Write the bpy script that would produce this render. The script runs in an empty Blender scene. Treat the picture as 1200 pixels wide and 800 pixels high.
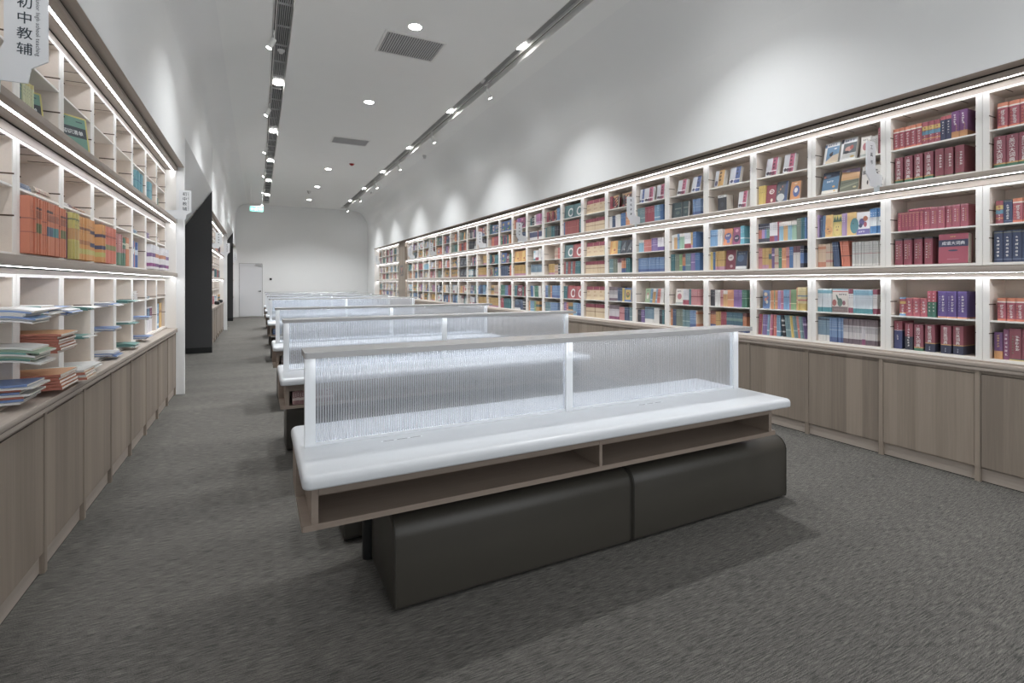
import bpy, bmesh, math, random
from mathutils import Matrix, Vector
R_ = math.radians
COL = bpy.context.scene.collection
scene = bpy.context.scene

# ------------------------------------------------------------------ materials
def s2l(c):
    return tuple((x / 12.92 if x <= .04045 else ((x + .055) / 1.055) ** 2.4) for x in [v / 255 for v in c[:3]])

def new_mat(name):
    m = bpy.data.materials.new(name); m.use_nodes = True
    nt = m.node_tree; b = nt.nodes['Principled BSDF']
    return m, nt, b

def plain(name, rgb, rough=.5, metal=0, spec=.5, noise=0, nscale=60):
    m, nt, b = new_mat(name)
    c = (*s2l(rgb), 1)
    b.inputs['Base Color'].default_value = c
    b.inputs['Roughness'].default_value = rough
    b.inputs['Metallic'].default_value = metal
    b.inputs['Specular IOR Level'].default_value = spec
    geo = nt.nodes.new('ShaderNodeNewGeometry')
    n = nt.nodes.new('ShaderNodeTexNoise'); n.inputs['Scale'].default_value = nscale; n.inputs['Detail'].default_value = 3
    nt.links.new(geo.outputs['Position'], n.inputs['Vector'])
    if noise:
        r = nt.nodes.new('ShaderNodeMapRange'); r.inputs[3].default_value = 1 - noise; r.inputs[4].default_value = 1 + noise
        nt.links.new(n.outputs['Fac'], r.inputs['Value'])
        v = nt.nodes.new('ShaderNodeVectorMath'); v.operation = 'SCALE'; v.inputs[0].default_value = c[:3]
        nt.links.new(r.outputs[0], v.inputs['Scale']); nt.links.new(v.outputs[0], b.inputs['Base Color'])
    return m

def emit_mat(name, rgb, strength):
    m, nt, b = new_mat(name)
    b.inputs['Base Color'].default_value = (*s2l(rgb), 1)
    b.inputs['Emission Color'].default_value = (*s2l(rgb), 1)
    b.inputs['Emission Strength'].default_value = strength
    return m

def wood(name, grain, base=(150, 138, 126), plank=0, contrast=.16, rough=.5, plank_axis='Y', pscale=9):
    """grain = axis along which the grain runs"""
    m, nt, b = new_mat(name)
    L = nt.links.new
    geo = nt.nodes.new('ShaderNodeNewGeometry')
    mp = nt.nodes.new('ShaderNodeMapping')
    sc = {'X': (1.1, 42, 42), 'Y': (42, 1.1, 42), 'Z': (42, 42, 1.1)}[grain]
    mp.inputs['Scale'].default_value = sc
    L(geo.outputs['Position'], mp.inputs['Vector'])
    n = nt.nodes.new('ShaderNodeTexNoise'); n.inputs['Scale'].default_value = 1.6; n.inputs['Detail'].default_value = 6; n.inputs['Roughness'].default_value = .65
    L(mp.outputs[0], n.inputs['Vector'])
    mp2 = nt.nodes.new('ShaderNodeMapping')
    mp2.inputs['Scale'].default_value = {'X': (.3, 7, 7), 'Y': (7, .3, 7), 'Z': (7, 7, .3)}[grain]
    L(geo.outputs['Position'], mp2.inputs['Vector'])
    n2 = nt.nodes.new('ShaderNodeTexNoise'); n2.inputs['Scale'].default_value = 1.2; n2.inputs['Detail'].default_value = 2
    L(mp2.outputs[0], n2.inputs['Vector'])
    a = nt.nodes.new('ShaderNodeMath'); a.operation = 'ADD'
    L(n.outputs['Fac'], a.inputs[0]); L(n2.outputs['Fac'], a.inputs[1])
    val = a.outputs[0]
    if plank:
        sep = nt.nodes.new('ShaderNodeSeparateXYZ'); L(geo.outputs['Position'], sep.inputs[0])
        mu = nt.nodes.new('ShaderNodeMath'); mu.operation = 'MULTIPLY'; mu.inputs[1].default_value = pscale
        L(sep.outputs[plank_axis], mu.inputs[0])
        fl = nt.nodes.new('ShaderNodeMath'); fl.operation = 'FLOOR'; L(mu.outputs[0], fl.inputs[0])
        wn = nt.nodes.new('ShaderNodeTexWhiteNoise'); wn.noise_dimensions = '1D'; L(fl.outputs[0], wn.inputs['W'])
        m3 = nt.nodes.new('ShaderNodeMath'); m3.operation = 'MULTIPLY_ADD'; m3.inputs[1].default_value = plank; m3.inputs[2].default_value = -plank / 2
        L(wn.outputs['Value'], m3.inputs[0])
        a2 = nt.nodes.new('ShaderNodeMath'); a2.operation = 'ADD'; L(val, a2.inputs[0]); L(m3.outputs[0], a2.inputs[1]); val = a2.outputs[0]
    r = nt.nodes.new('ShaderNodeMapRange'); r.inputs[1].default_value = .6; r.inputs[2].default_value = 1.4
    r.inputs[3].default_value = 1 - contrast; r.inputs[4].default_value = 1 + contrast
    L(val, r.inputs['Value'])
    v = nt.nodes.new('ShaderNodeVectorMath'); v.operation = 'SCALE'; v.inputs[0].default_value = s2l(base)
    L(r.outputs[0], v.inputs['Scale']); L(v.outputs[0], b.inputs['Base Color'])
    b.inputs['Roughness'].default_value = rough
    bp = nt.nodes.new('ShaderNodeBump'); bp.inputs['Strength'].default_value = .08; bp.inputs['Distance'].default_value = .002
    L(n.outputs['Fac'], bp.inputs['Height']); L(bp.outputs[0], b.inputs['Normal'])
    return m

def carpet_mat():
    m, nt, b = new_mat('woven_carpet'); L = nt.links.new
    geo = nt.nodes.new('ShaderNodeNewGeometry')
    def noise(scale, k, det):
        mp = nt.nodes.new('ShaderNodeMapping'); mp.inputs['Scale'].default_value = scale; L(geo.outputs['Position'], mp.inputs['Vector'])
        n = nt.nodes.new('ShaderNodeTexNoise'); n.inputs['Scale'].default_value = k; n.inputs['Detail'].default_value = det; n.inputs['Roughness'].default_value = .7
        L(mp.outputs[0], n.inputs['Vector']); return n.outputs['Fac']
    a = noise((9, 130, 1), 1.5, 4)        # thin weft threads across the room
    c = noise((90, 90, 1), 3.5, 3)       # pile
    d = noise((.35, 2.2, 1), 1.0, 1)     # wide soft bands
    w1 = nt.nodes.new('ShaderNodeMath'); w1.operation = 'MULTIPLY_ADD'; w1.inputs[1].default_value = .75; L(a, w1.inputs[0]); L(c, w1.inputs[2])
    w2 = nt.nodes.new('ShaderNodeMath'); w2.operation = 'MULTIPLY_ADD'; w2.inputs[1].default_value = .10; L(d, w2.inputs[0]); L(w1.outputs[0], w2.inputs[2])
    r = nt.nodes.new('ShaderNodeValToRGB')
    e = r.color_ramp.elements
    e[0].position = .36; e[0].color = (*s2l((53, 53, 52)), 1); e[1].position = .70; e[1].color = (*s2l((136, 132, 126)), 1)
    mr = nt.nodes.new('ShaderNodeMapRange'); mr.inputs[1].default_value = .45; mr.inputs[2].default_value = 1.45
    L(w2.outputs[0], mr.inputs['Value']); L(mr.outputs[0], r.inputs['Fac'])
    L(r.outputs['Color'], b.inputs['Base Color'])
    b.inputs['Roughness'].default_value = .95; b.inputs['Specular IOR Level'].default_value = .15
    bp = nt.nodes.new('ShaderNodeBump'); bp.inputs['Strength'].default_value = .5; bp.inputs['Distance'].default_value = .004
    L(w1.outputs[0], bp.inputs['Height']); L(bp.outputs[0], b.inputs['Normal'])
    return m

def cover_mat():
    m, nt, b = new_mat('printed_cover')
    at = nt.nodes.new('ShaderNodeAttribute'); at.attribute_name = 'ink'
    nt.links.new(at.outputs['Color'], b.inputs['Base Color'])
    b.inputs['Roughness'].default_value = .38
    return m

def pages_mat():
    m, nt, b = new_mat('paper_pages'); L = nt.links.new
    geo = nt.nodes.new('ShaderNodeNewGeometry')
    n = nt.nodes.new('ShaderNodeTexNoise'); n.inputs['Scale'].default_value = 240; L(geo.outputs['Position'], n.inputs['Vector'])
    r = nt.nodes.new('ShaderNodeValToRGB'); r.color_ramp.elements[0].color = (*s2l((196, 190, 180)), 1); r.color_ramp.elements[1].color = (*s2l((232, 228, 220)), 1)
    L(n.outputs['Fac'], r.inputs['Fac']); L(r.outputs['Color'], b.inputs['Base Color']); b.inputs['Roughness'].default_value = .9
    return m

def screen_mat():
    m, nt, b = new_mat('fluted_polycarbonate'); L = nt.links.new
    out = nt.nodes['Material Output']
    tr = nt.nodes.new('ShaderNodeBsdfTransparent'); tr.inputs['Color'].default_value = (.93, .95, .98, 1)
    rf = nt.nodes.new('ShaderNodeBsdfRefraction'); rf.inputs['IOR'].default_value = 1.25; rf.inputs['Roughness'].default_value = .3; rf.inputs['Color'].default_value = (.93, .95, .98, 1)
    tl = nt.nodes.new('ShaderNodeBsdfTranslucent'); tl.inputs['Color'].default_value = (.9, .92, .95, 1)
    df = nt.nodes.new('ShaderNodeBsdfDiffuse'); df.inputs['Color'].default_value = (.8, .83, .87, 1)
    gl = nt.nodes.new('ShaderNodeBsdfGlossy'); gl.inputs['Roughness'].default_value = .18
    geo = nt.nodes.new('ShaderNodeNewGeometry')
    sep = nt.nodes.new('ShaderNodeSeparateXYZ'); L(geo.outputs['Position'], sep.inputs[0])
    mu = nt.nodes.new('ShaderNodeMath'); mu.operation = 'MULTIPLY'; mu.inputs[1].default_value = 2 * math.pi / .0115; L(sep.outputs['X'], mu.inputs[0])
    sn = nt.nodes.new('ShaderNodeMath'); sn.operation = 'SINE'; L(mu.outputs[0], sn.inputs[0])
    # webs mixed whiter than open flutes, which also paints in the flutes' light streaks
    rib = nt.nodes.new('ShaderNodeMapRange'); rib.inputs[1].default_value = -1; rib.inputs[2].default_value = 1; rib.inputs[3].default_value = .06; rib.inputs[4].default_value = .36
    L(sn.outputs[0], rib.inputs['Value'])
    m1 = nt.nodes.new('ShaderNodeMixShader'); m1.inputs[0].default_value = .08; L(tr.outputs[0], m1.inputs[1]); L(rf.outputs[0], m1.inputs[2])
    hz = nt.nodes.new('ShaderNodeMixShader'); hz.inputs[0].default_value = .45; L(tl.outputs[0], hz.inputs[1]); L(df.outputs[0], hz.inputs[2])
    m2 = nt.nodes.new('ShaderNodeMixShader'); L(rib.outputs[0], m2.inputs[0]); L(m1.outputs[0], m2.inputs[1]); L(hz.outputs[0], m2.inputs[2])
    m3 = nt.nodes.new('ShaderNodeMixShader'); m3.inputs[0].default_value = .06; L(m2.outputs[0], m3.inputs[1]); L(gl.outputs[0], m3.inputs[2])
    L(m3.outputs[0], out.inputs['Surface'])
    return m

def leather_mat():
    m, nt, b = new_mat('olive_leather'); L = nt.links.new
    b.inputs['Base Color'].default_value = (*s2l((62, 59, 53)), 1); b.inputs['Roughness'].default_value = .42
    geo = nt.nodes.new('ShaderNodeNewGeometry')
    v = nt.nodes.new('ShaderNodeTexVoronoi'); v.inputs['Scale'].default_value = 420; L(geo.outputs['Position'], v.inputs['Vector'])
    bp = nt.nodes.new('ShaderNodeBump'); bp.inputs['Strength'].default_value = .12; bp.inputs['Distance'].default_value = .001
    L(v.outputs['Distance'], bp.inputs['Height']); L(bp.outputs[0], b.inputs['Normal'])
    return m

M = {}
M['wall'] = plain('white_plaster', (229, 230, 230), .9, noise=.012, nscale=3)
M['ceil'] = plain('ceiling_paint', (233, 234, 233), .9, noise=.012, nscale=3)
M['carpet'] = carpet_mat()
M['wood_z'] = wood('taupe_oak_upright', 'Z', (143, 131, 119), plank=.72, contrast=.20, pscale=7.3)
M['wood_y'] = wood('taupe_oak_ledge', 'Y', (166, 155, 145), contrast=.14)
M['wood_x'] = wood('taupe_oak_table', 'X', (138, 124, 112), contrast=.15)
M['frame'] = plain('white_shelf_laminate', (232, 230, 226), .45, noise=.01)
M['inner'] = wood('pale_shelf_lining', 'Y', (222, 212, 202), contrast=.05)
M['slot'] = plain('dark_metal_pin', (82, 66, 54), .5, noise=.05)
M['gap'] = plain('shadow_gap_black', (28, 24, 22), .8, noise=.05)
M['top'] = plain('white_table_laminate', (199, 202, 205), .32, noise=.01)
M['cap'] = plain('grey_screen_cap', (168, 168, 168), .22, noise=.01)
M['alu'] = plain('satin_aluminium', (226, 229, 232), .35, metal=0, noise=.01)
M['screen'] = screen_mat()
M['leather'] = leather_mat()
M['pipe'] = plain('leather_piping', (58, 56, 51), .5, noise=.05)
M['black'] = plain('black_metal', (22, 24, 24), .45, noise=.05)
M['led'] = emit_mat('led_strip_light', (250, 251, 255), 10.5)
M['desk_led'] = emit_mat('screen_strip_light', (250, 252, 255), 8)
M['lamp'] = emit_mat('downlight_lens', (255, 253, 248), 22)
M['white_metal'] = plain('white_painted_metal', (225, 225, 223), .4, noise=.01)
M['grille'] = plain('grey_grille', (186, 186, 187), .5, metal=.2, noise=.03)
M['grille_dark'] = plain('dark_grille_cavity', (96, 97, 98), .8, noise=.05)
M['charcoal'] = plain('charcoal_panel', (66, 66, 67), .55, noise=.05, nscale=30)
M['door'] = plain('white_door', (216, 217, 220), .5, noise=.01)
M['sign'] = plain('grey_white_sign', (222, 225, 228), .35, noise=.01)
M['ink'] = plain('sign_lettering', (46, 58, 66), .6, noise=.05)
M['acrylic'] = plain('clear_sign_clip', (212, 218, 220), .2, noise=.01)
M['exit'] = emit_mat('exit_sign_green', (110, 190, 168), .5)
M['exit_w'] = emit_mat('exit_sign_figure', (214, 250, 238), .85)
M['red'] = plain('red_alarm', (150, 20, 22), .4, noise=.05)
M['cover'] = cover_mat()
M['pages'] = pages_mat()

# ------------------------------------------------------------------ geometry helpers
class Geo:
    def __init__(s, mats=('cover',)):
        s.v = []; s.f = []; s.m = []; s.c = []; s.mats = list(mats)
    def face(s, pts, col=(1, 1, 1), mi=0):
        n = len(s.v); s.v.extend(tuple(p) for p in pts); s.f.append(tuple(range(n, n + len(pts)))); s.m.append(mi); s.c.append(col)
    def poly(s, verts, faces, col=(1, 1, 1), mi=0):
        n = len(s.v); s.v.extend(tuple(p) for p in verts)
        for f in faces: s.f.append(tuple(n + i for i in f)); s.m.append(mi); s.c.append(col)
    def box(s, x0, y0, z0, x1, y1, z1, col=(1, 1, 1), mi=0):
        x0, x1 = min(x0, x1), max(x0, x1); y0, y1 = min(y0, y1), max(y0, y1); z0, z1 = min(z0, z1), max(z0, z1)
        v = [(x0, y0, z0), (x1, y0, z0), (x1, y1, z0), (x0, y1, z0), (x0, y0, z1), (x1, y0, z1), (x1, y1, z1), (x0, y1, z1)]
        s.poly(v, [(0, 3, 2, 1), (4, 5, 6, 7), (0, 1, 5, 4), (1, 2, 6, 5), (2, 3, 7, 6), (3, 0, 4, 7)], col, mi)
    def prism(s, pts, axis, a, b, col=(1, 1, 1), mi=0):
        """pts: 2-D outline in the two axes other than `axis` (cyclic order), extruded from a to b"""
        def P(p, t):
            return {'X': (t, p[0], p[1]), 'Y': (p[0], t, p[1]), 'Z': (p[0], p[1], t)}[axis]
        n = len(pts); v = [P(p, a) for p in pts] + [P(p, b) for p in pts]
        f = [tuple(range(n))[::-1], tuple(range(n, 2 * n))] + [(i, (i + 1) % n, n + (i + 1) % n, n + i) for i in range(n)]
        s.poly(v, f, col, mi)
    def cyl(s, c, r, z0, z1, n=20, r2=None, col=(1, 1, 1), mi=0, M_=None):
        r2 = r if r2 is None else r2
        v = [(c[0] + r * math.cos(2 * math.pi * i / n), c[1] + r * math.sin(2 * math.pi * i / n), z0) for i in range(n)]
        v += [(c[0] + r2 * math.cos(2 * math.pi * i / n), c[1] + r2 * math.sin(2 * math.pi * i / n), z1) for i in range(n)]
        if M_ is not None: v = [tuple(M_ @ Vector(p)) for p in v]
        s.poly(v, [tuple(range(n))[::-1], tuple(range(n, 2 * n))] + [(i, (i + 1) % n, n + (i + 1) % n, n + i) for i in range(n)], col, mi)
    def add(s, g, Mx, mo=0):
        n = len(s.v); s.v.extend(tuple(Mx @ Vector(p)) for p in g.v)
        s.f.extend(tuple(n + i for i in f) for f in g.f); s.m.extend(m + mo for m in g.m); s.c.extend(g.c)
    def mesh(s, name, smooth=False, fix=True):
        me = bpy.data.meshes.new(name); me.from_pydata(s.v, [], s.f)
        for k in s.mats: me.materials.append(M[k])
        me.polygons.foreach_set('material_index', s.m)
        if 'cover' in s.mats:
            ca = me.color_attributes.new('ink', 'FLOAT_COLOR', 'CORNER')
            buf = []
            for f, c in zip(s.f, s.c): buf.extend([*c, 1.0] * len(f))
            ca.data.foreach_set('color', buf)
        if fix:
            bm = bmesh.new(); bm.from_mesh(me); bmesh.ops.recalc_face_normals(bm, faces=bm.faces); bm.to_mesh(me); bm.free()
        if smooth: me.polygons.foreach_set('use_smooth', [True] * len(me.polygons))
        me.update(); return me
    def obj(s, name, parent=None, **k):
        return link(name, s.mesh(name, **k), parent)

def link(name, data, parent=None, mw=None):
    o = bpy.data.objects.new(name, data); COL.objects.link(o)
    if parent is not None: o.parent = parent
    if mw is not None: o.matrix_world = mw
    return o
def tag(o, label, cat, group=None):
    o['label'] = label; assert len(label.replace('-', ' ').split()) < 30; o['category'] = cat
    if group: o['group'] = group
    return o
def thing(name, label, cat, loc=(0, 0, 0), group=None):
    o = link(name, None); o.location = loc; o.empty_display_size = .1
    return tag(o, label, cat, group)
def struct(o): o['kind'] = 'structure'; return o
def dup(root, loc, label=None):
    r = root.copy(); COL.objects.link(r); r.location = loc
    if label: r['label'] = label
    for ch in list(root.children):
        c = ch.copy(); COL.objects.link(c); c.parent = r
        for g in ch.children:
            d = g.copy(); COL.objects.link(d); d.parent = c
    return r
def bevel_box(name, x0, y0, z0, x1, y1, z1, mat, r=.01, seg=3, parent=None, sel=None):
    bm = bmesh.new(); bmesh.ops.create_cube(bm, size=1)
    for v in bm.verts:
        v.co = Vector((x0 if v.co.x < 0 else x1, y0 if v.co.y < 0 else y1, z0 if v.co.z < 0 else z1))
    es = [e for e in bm.edges if sel is None or sel(e)]
    bmesh.ops.bevel(bm, geom=es, offset=r, segments=seg, profile=.5, affect='EDGES')
    me = bpy.data.meshes.new(name); bm.to_mesh(me); bm.free(); me.materials.append(M[mat])
    me.polygons.foreach_set('use_smooth', [True] * len(me.polygons))
    try: me.set_sharp_from_angle(angle=R_(40))
    except Exception: pass
    return link(name, me, parent)
def tube(name, pts, r, mat, parent=None, closed=False, n=8):
    P = [Vector(p) for p in pts]; N = len(P); g = Geo((mat,)); rings = []
    for i, p in enumerate(P):
        a = P[i - 1] if (closed or i) else p; b = P[(i + 1) % N] if (closed or i < N - 1) else p
        t = (b - a).normalized(); u = t.cross(Vector((1, 0, 0)))
        if u.length < .1: u = t.cross(Vector((0, 1, 0)))
        u.normalize(); v = t.cross(u)
        rings.append([p + (u * math.cos(2 * math.pi * k / n) + v * math.sin(2 * math.pi * k / n)) * r for k in range(n)])
    V = [q for rg in rings for q in rg]; F_ = []
    for i in range(N if closed else N - 1):
        j = (i + 1) % N
        for k in range(n): F_.append((i * n + k, i * n + (k + 1) % n, j * n + (k + 1) % n, j * n + k))
    if not closed: F_ += [tuple(range(n)), tuple(range((N - 1) * n, N * n))]
    g.poly(V, F_); return g.obj(name, parent, smooth=True)

ORD = 'first second third fourth fifth sixth seventh eighth ninth tenth eleventh twelfth thirteenth fourteenth fifteenth sixteenth seventeenth eighteenth nineteenth twentieth'.split()
for _t, _b in ((20, 'twenty'), (30, 'thirty'), (40, 'forty')):
    for _w in ORD[:9]: ORD.append(_b + '-' + _w)
    ORD.append({20: 'thirtieth', 30: 'fortieth', 40: 'fiftieth'}[_t])

# ------------------------------------------------------------------ characters
_chars = {}
def char_geo(ch):
    if ch in _chars: return _chars[ch]
    c = bpy.data.curves.new('ch', 'FONT'); c.body = ch; c.resolution_u = 2; c.offset = .005 if ord(ch) > 1000 else 0
    o = bpy.data.objects.new('ch', c); COL.objects.link(o)
    dg = bpy.context.evaluated_depsgraph_get(); ev = o.evaluated_get(dg); me = ev.to_mesh()
    vs = [(v.co.x, v.co.y) for v in me.vertices]; fs = [tuple(p.vertices) for p in me.polygons]
    ev.to_mesh_clear(); bpy.data.objects.remove(o); bpy.data.curves.remove(c)
    if vs:
        x0 = min(v[0] for v in vs); x1 = max(v[0] for v in vs); y0 = min(v[1] for v in vs); y1 = max(v[1] for v in vs)
        w = (x1 - x0)
        if ord(ch) > 1000:
            k = 1 / max(w, y1 - y0, .01); vs = [((x - (x0 + x1) / 2) * k, (y - (y0 + y1) / 2) * k) for x, y in vs]
            w = 1
        else:
            vs = [(x - x0, y) for x, y in vs]
    else: w = .28
    _chars[ch] = (vs, fs, w); return _chars[ch]
_gl = {}
def glyph(i):
    """unreadable small lettering: a few strokes in a unit square"""
    if i in _gl: return _gl[i]
    r = random.Random(i * 7 + 1); q = []
    for k in range(r.choice((2, 3, 3))):
        y = -.42 + .84 * (k + .5 * r.random()) / 3; a = -.45 + .25 * r.random(); q.append((a, y, a + .55 + .3 * r.random(), y + .15))
    for k in range(r.choice((1, 2, 2))):
        x = -.4 + .7 * r.random(); a = -.45 + .2 * r.random(); q.append((x, a, x + .16, a + .6 + .25 * r.random()))
    _gl[i] = q; return q
def put_char(g, ch, c, size, right, up, nrm, col, lift=.0007, mi=0, rot=False):
    c = Vector(c); right = Vector(right); up = Vector(up); nrm = Vector(nrm)
    if rot: right, up = -up, right
    if isinstance(ch, int):
        for x0, y0, x1, y1 in glyph(ch):
            g.face([c + nrm * lift + (right * x + up * y) * size for x, y in ((x0, y0), (x1, y0), (x1, y1), (x0, y1))], col, mi)
        return size
    vs, fs, w = char_geo(ch)
    if vs: g.poly([c + nrm * lift + (right * x + up * y) * size for x, y in vs], fs, col, mi)
    return w * size

# ------------------------------------------------------------------ books
# local frame of a standing book: spine at x=0 facing -x, viewer's right = -y, up = +z
def C(*a):
    c = s2l(a); g = sum(c) / 3
    return tuple((x * .75 + g * .25) * .92 + k for x, k in zip(c, (.045, .045, .055)))  # desaturated, blacks lifted: a pale haze painted into every colour
def spine_geo(t, d, h, st, full=True):
    body = st['c']; bands = sorted(st.get('b', []))
    cuts = [0]
    segs = []
    z = 0
    for a, b, c in bands:
        if a > z: segs.append((z, a, body))
        segs.append((a, b, c)); z = b
    if z < 1: segs.append((z, 1, body))
    g = Geo(('cover',)); q = .0012 if t < .03 else .0025
    y0, y1 = -t / 2, t / 2; bow = min(.006, t * .12)
    for a, b, c in segs:
        c = tuple(c); za, zb = a * h, b * h
        prof = [(bow, y1), (bow * .25, y1 * .55), (0, 0), (bow * .25, y0 * .55), (bow, y0)] if full else [(0, y1), (0, y0)]
        for p, r in zip(prof, prof[1:]): g.face([(p[0], p[1], za), (r[0], r[1], za), (r[0], r[1], zb), (p[0], p[1], zb)], c)
        xs = bow if full else 0
        for y in (y0, y1):
            g.face([(xs, y, za), (d, y, za), (d, y, zb), (xs, y, zb)], c)
            if full:
                yi = y + (q if y < 0 else -q)
                g.face([(xs, yi, za), (d, yi, za), (d, yi, zb), (xs, yi, zb)], c)
    if full:
        for y in (y0, y1):
            yi = y + (q if y < 0 else -q)
            for z_, cc in ((0, segs[0][2]), (h, segs[-1][2])): g.face([(bow, y, z_), (d, y, z_), (d, yi, z_), (bow, yi, z_)], cc)
            g.face([(d, y, 0), (d, yi, 0), (d, yi, h), (d, y, h)], body)
    else:
        g.face([(0, y0, h), (0, y1, h), (d, y1, h), (d, y0, h)], st.get('top', (.75, .73, .7)))
    for tx in st.get('t', []):
        # (string or int count, top fraction, char size as fraction of thickness, colour, x shift)
        s, top, sz, col = tx[:4]; dx = tx[4] if len(tx) > 4 else 0
        size = sz * t; z = top * h
        seq = s if isinstance(s, str) else [st.get('seed', 3) * 5 + i for i in range(s)]
        pitch = tx[5] * h if len(tx) > 5 else size * 1.12
        for chh in seq:
            put_char(g, chh, (0, -dx * t, z - size / 2), size, (0, -1, 0), (0, 0, 1), (-1, 0, 0), col, .0006 if abs(dx) < .05 else -.0001)
            z -= pitch
    p = None
    if full:
        p = Geo(('pages',)); i = .003
        p.box(bow + .001, y0 + q * 1.05, i, d - i, y1 - q * 1.05, h - i)
    return g, p
def front_geo(w, t, h, art, side=(.8, .8, .78)):
    """book turned cover-out: front cover at x=0 facing -x, spine on the viewer's left"""
    g = Geo(('cover',)); base = art[0]; q = .0015
    g.box(0, -w / 2, 0, q, w / 2, h, base); g.box(t - q, -w / 2, 0, t, w / 2, h, base)
    g.box(q, w / 2 - q, 0, t - q, w / 2, h, art[1] if len(art) > 1 and isinstance(art[1], tuple) and isinstance(art[1][0], float) else base)
    lift = .0004
    for a in art[1:]:
        if isinstance(a[0], float): continue
        lift += .00012
        X = lambda x: w / 2 - x * w
        if a[0] == 'r':
            _, x0, z0, x1, z1, c = a
            g.face([(-lift, X(x0), z0 * h), (-lift, X(x1), z0 * h), (-lift, X(x1), z1 * h), (-lift, X(x0), z1 * h)], c)
        elif a[0] == 'c':
            _, cx, cz, rx, rz, c = a
            n = 14; g.face([(-lift, X(cx) + rx * w * math.cos(k * 2 * math.pi / n), cz * h + rz * h * math.sin(k * 2 * math.pi / n)) for k in range(n)], c)
        elif a[0] == 'p':
            g.face([(-lift, X(x), z * h) for x, z in a[1]], a[2])
        elif a[0] == 't':
            _, s, x, z, sz, c = a; size = sz * w
            seq = s if isinstance(s, str) else [31 + k for k in range(s)]
            for k, chh in enumerate(seq): put_char(g, chh, (0, X(x + k * sz * 1.08), z * h), size, (0, -1, 0), (0, 0, 1), (-1, 0, 0), c, lift)
    p = Geo(('pages',)); p.box(q, -w / 2 + .003, .003, t - q, w / 2 - q, h - .003)
    return g, p
def art_mix(seed, pal):
    r = random.Random(seed); c = [C(*x) for x in pal]
    a = [c[0]]
    a.append(('r', 0, 0, 1, r.uniform(.2, .45), c[1]))
    if len(c) > 2:
        for k in range(7):
            x, z = r.uniform(.15, .85), r.uniform(.12, .7)
            a.append(('c', x, z, r.uniform(.05, .16), r.uniform(.03, .1), c[2 + k % (len(c) - 2)]))
        for k in range(3):
            x, z = r.uniform(.1, .7), r.uniform(.1, .6); a.append(('p', [(x, z), (x + .2, z + .05), (x + .12, z + .2)], c[2 + (k + 1) % (len(c) - 2)]))
    a.append(('t', 4, .17, .86, .17, c[-1]))
    return a

mesh_cache = {}
far_books = Geo(('cover',))
def rotm(side): return Matrix.Rotation(math.pi, 4, 'Z') if side == 'L' else Matrix.Identity(4)
def place_book(st, t, d, h, mw, name, label, cat, group):
    key = (id(st), round(t, 4), round(d, 3), round(h, 3))
    if key not in mesh_cache:
        g, p = spine_geo(t, d, h, st); mesh_cache[key] = (g.mesh(name, fix=False), p.mesh('pages'), st)
    a, b, _ = mesh_cache[key]
    o = link(name, a); o.matrix_world = mw; tag(o, label, cat, group); link('pages', b, o)
    return o
def place_front(w, t, h, art, mw, name, label, cat, group):
    g, p = front_geo(w, t, h, art)
    o = link(name, g.mesh(name, fix=False)); o.matrix_world = mw; tag(o, label, cat, group); link('pages', p.mesh('pages'), o)
    return o

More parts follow.
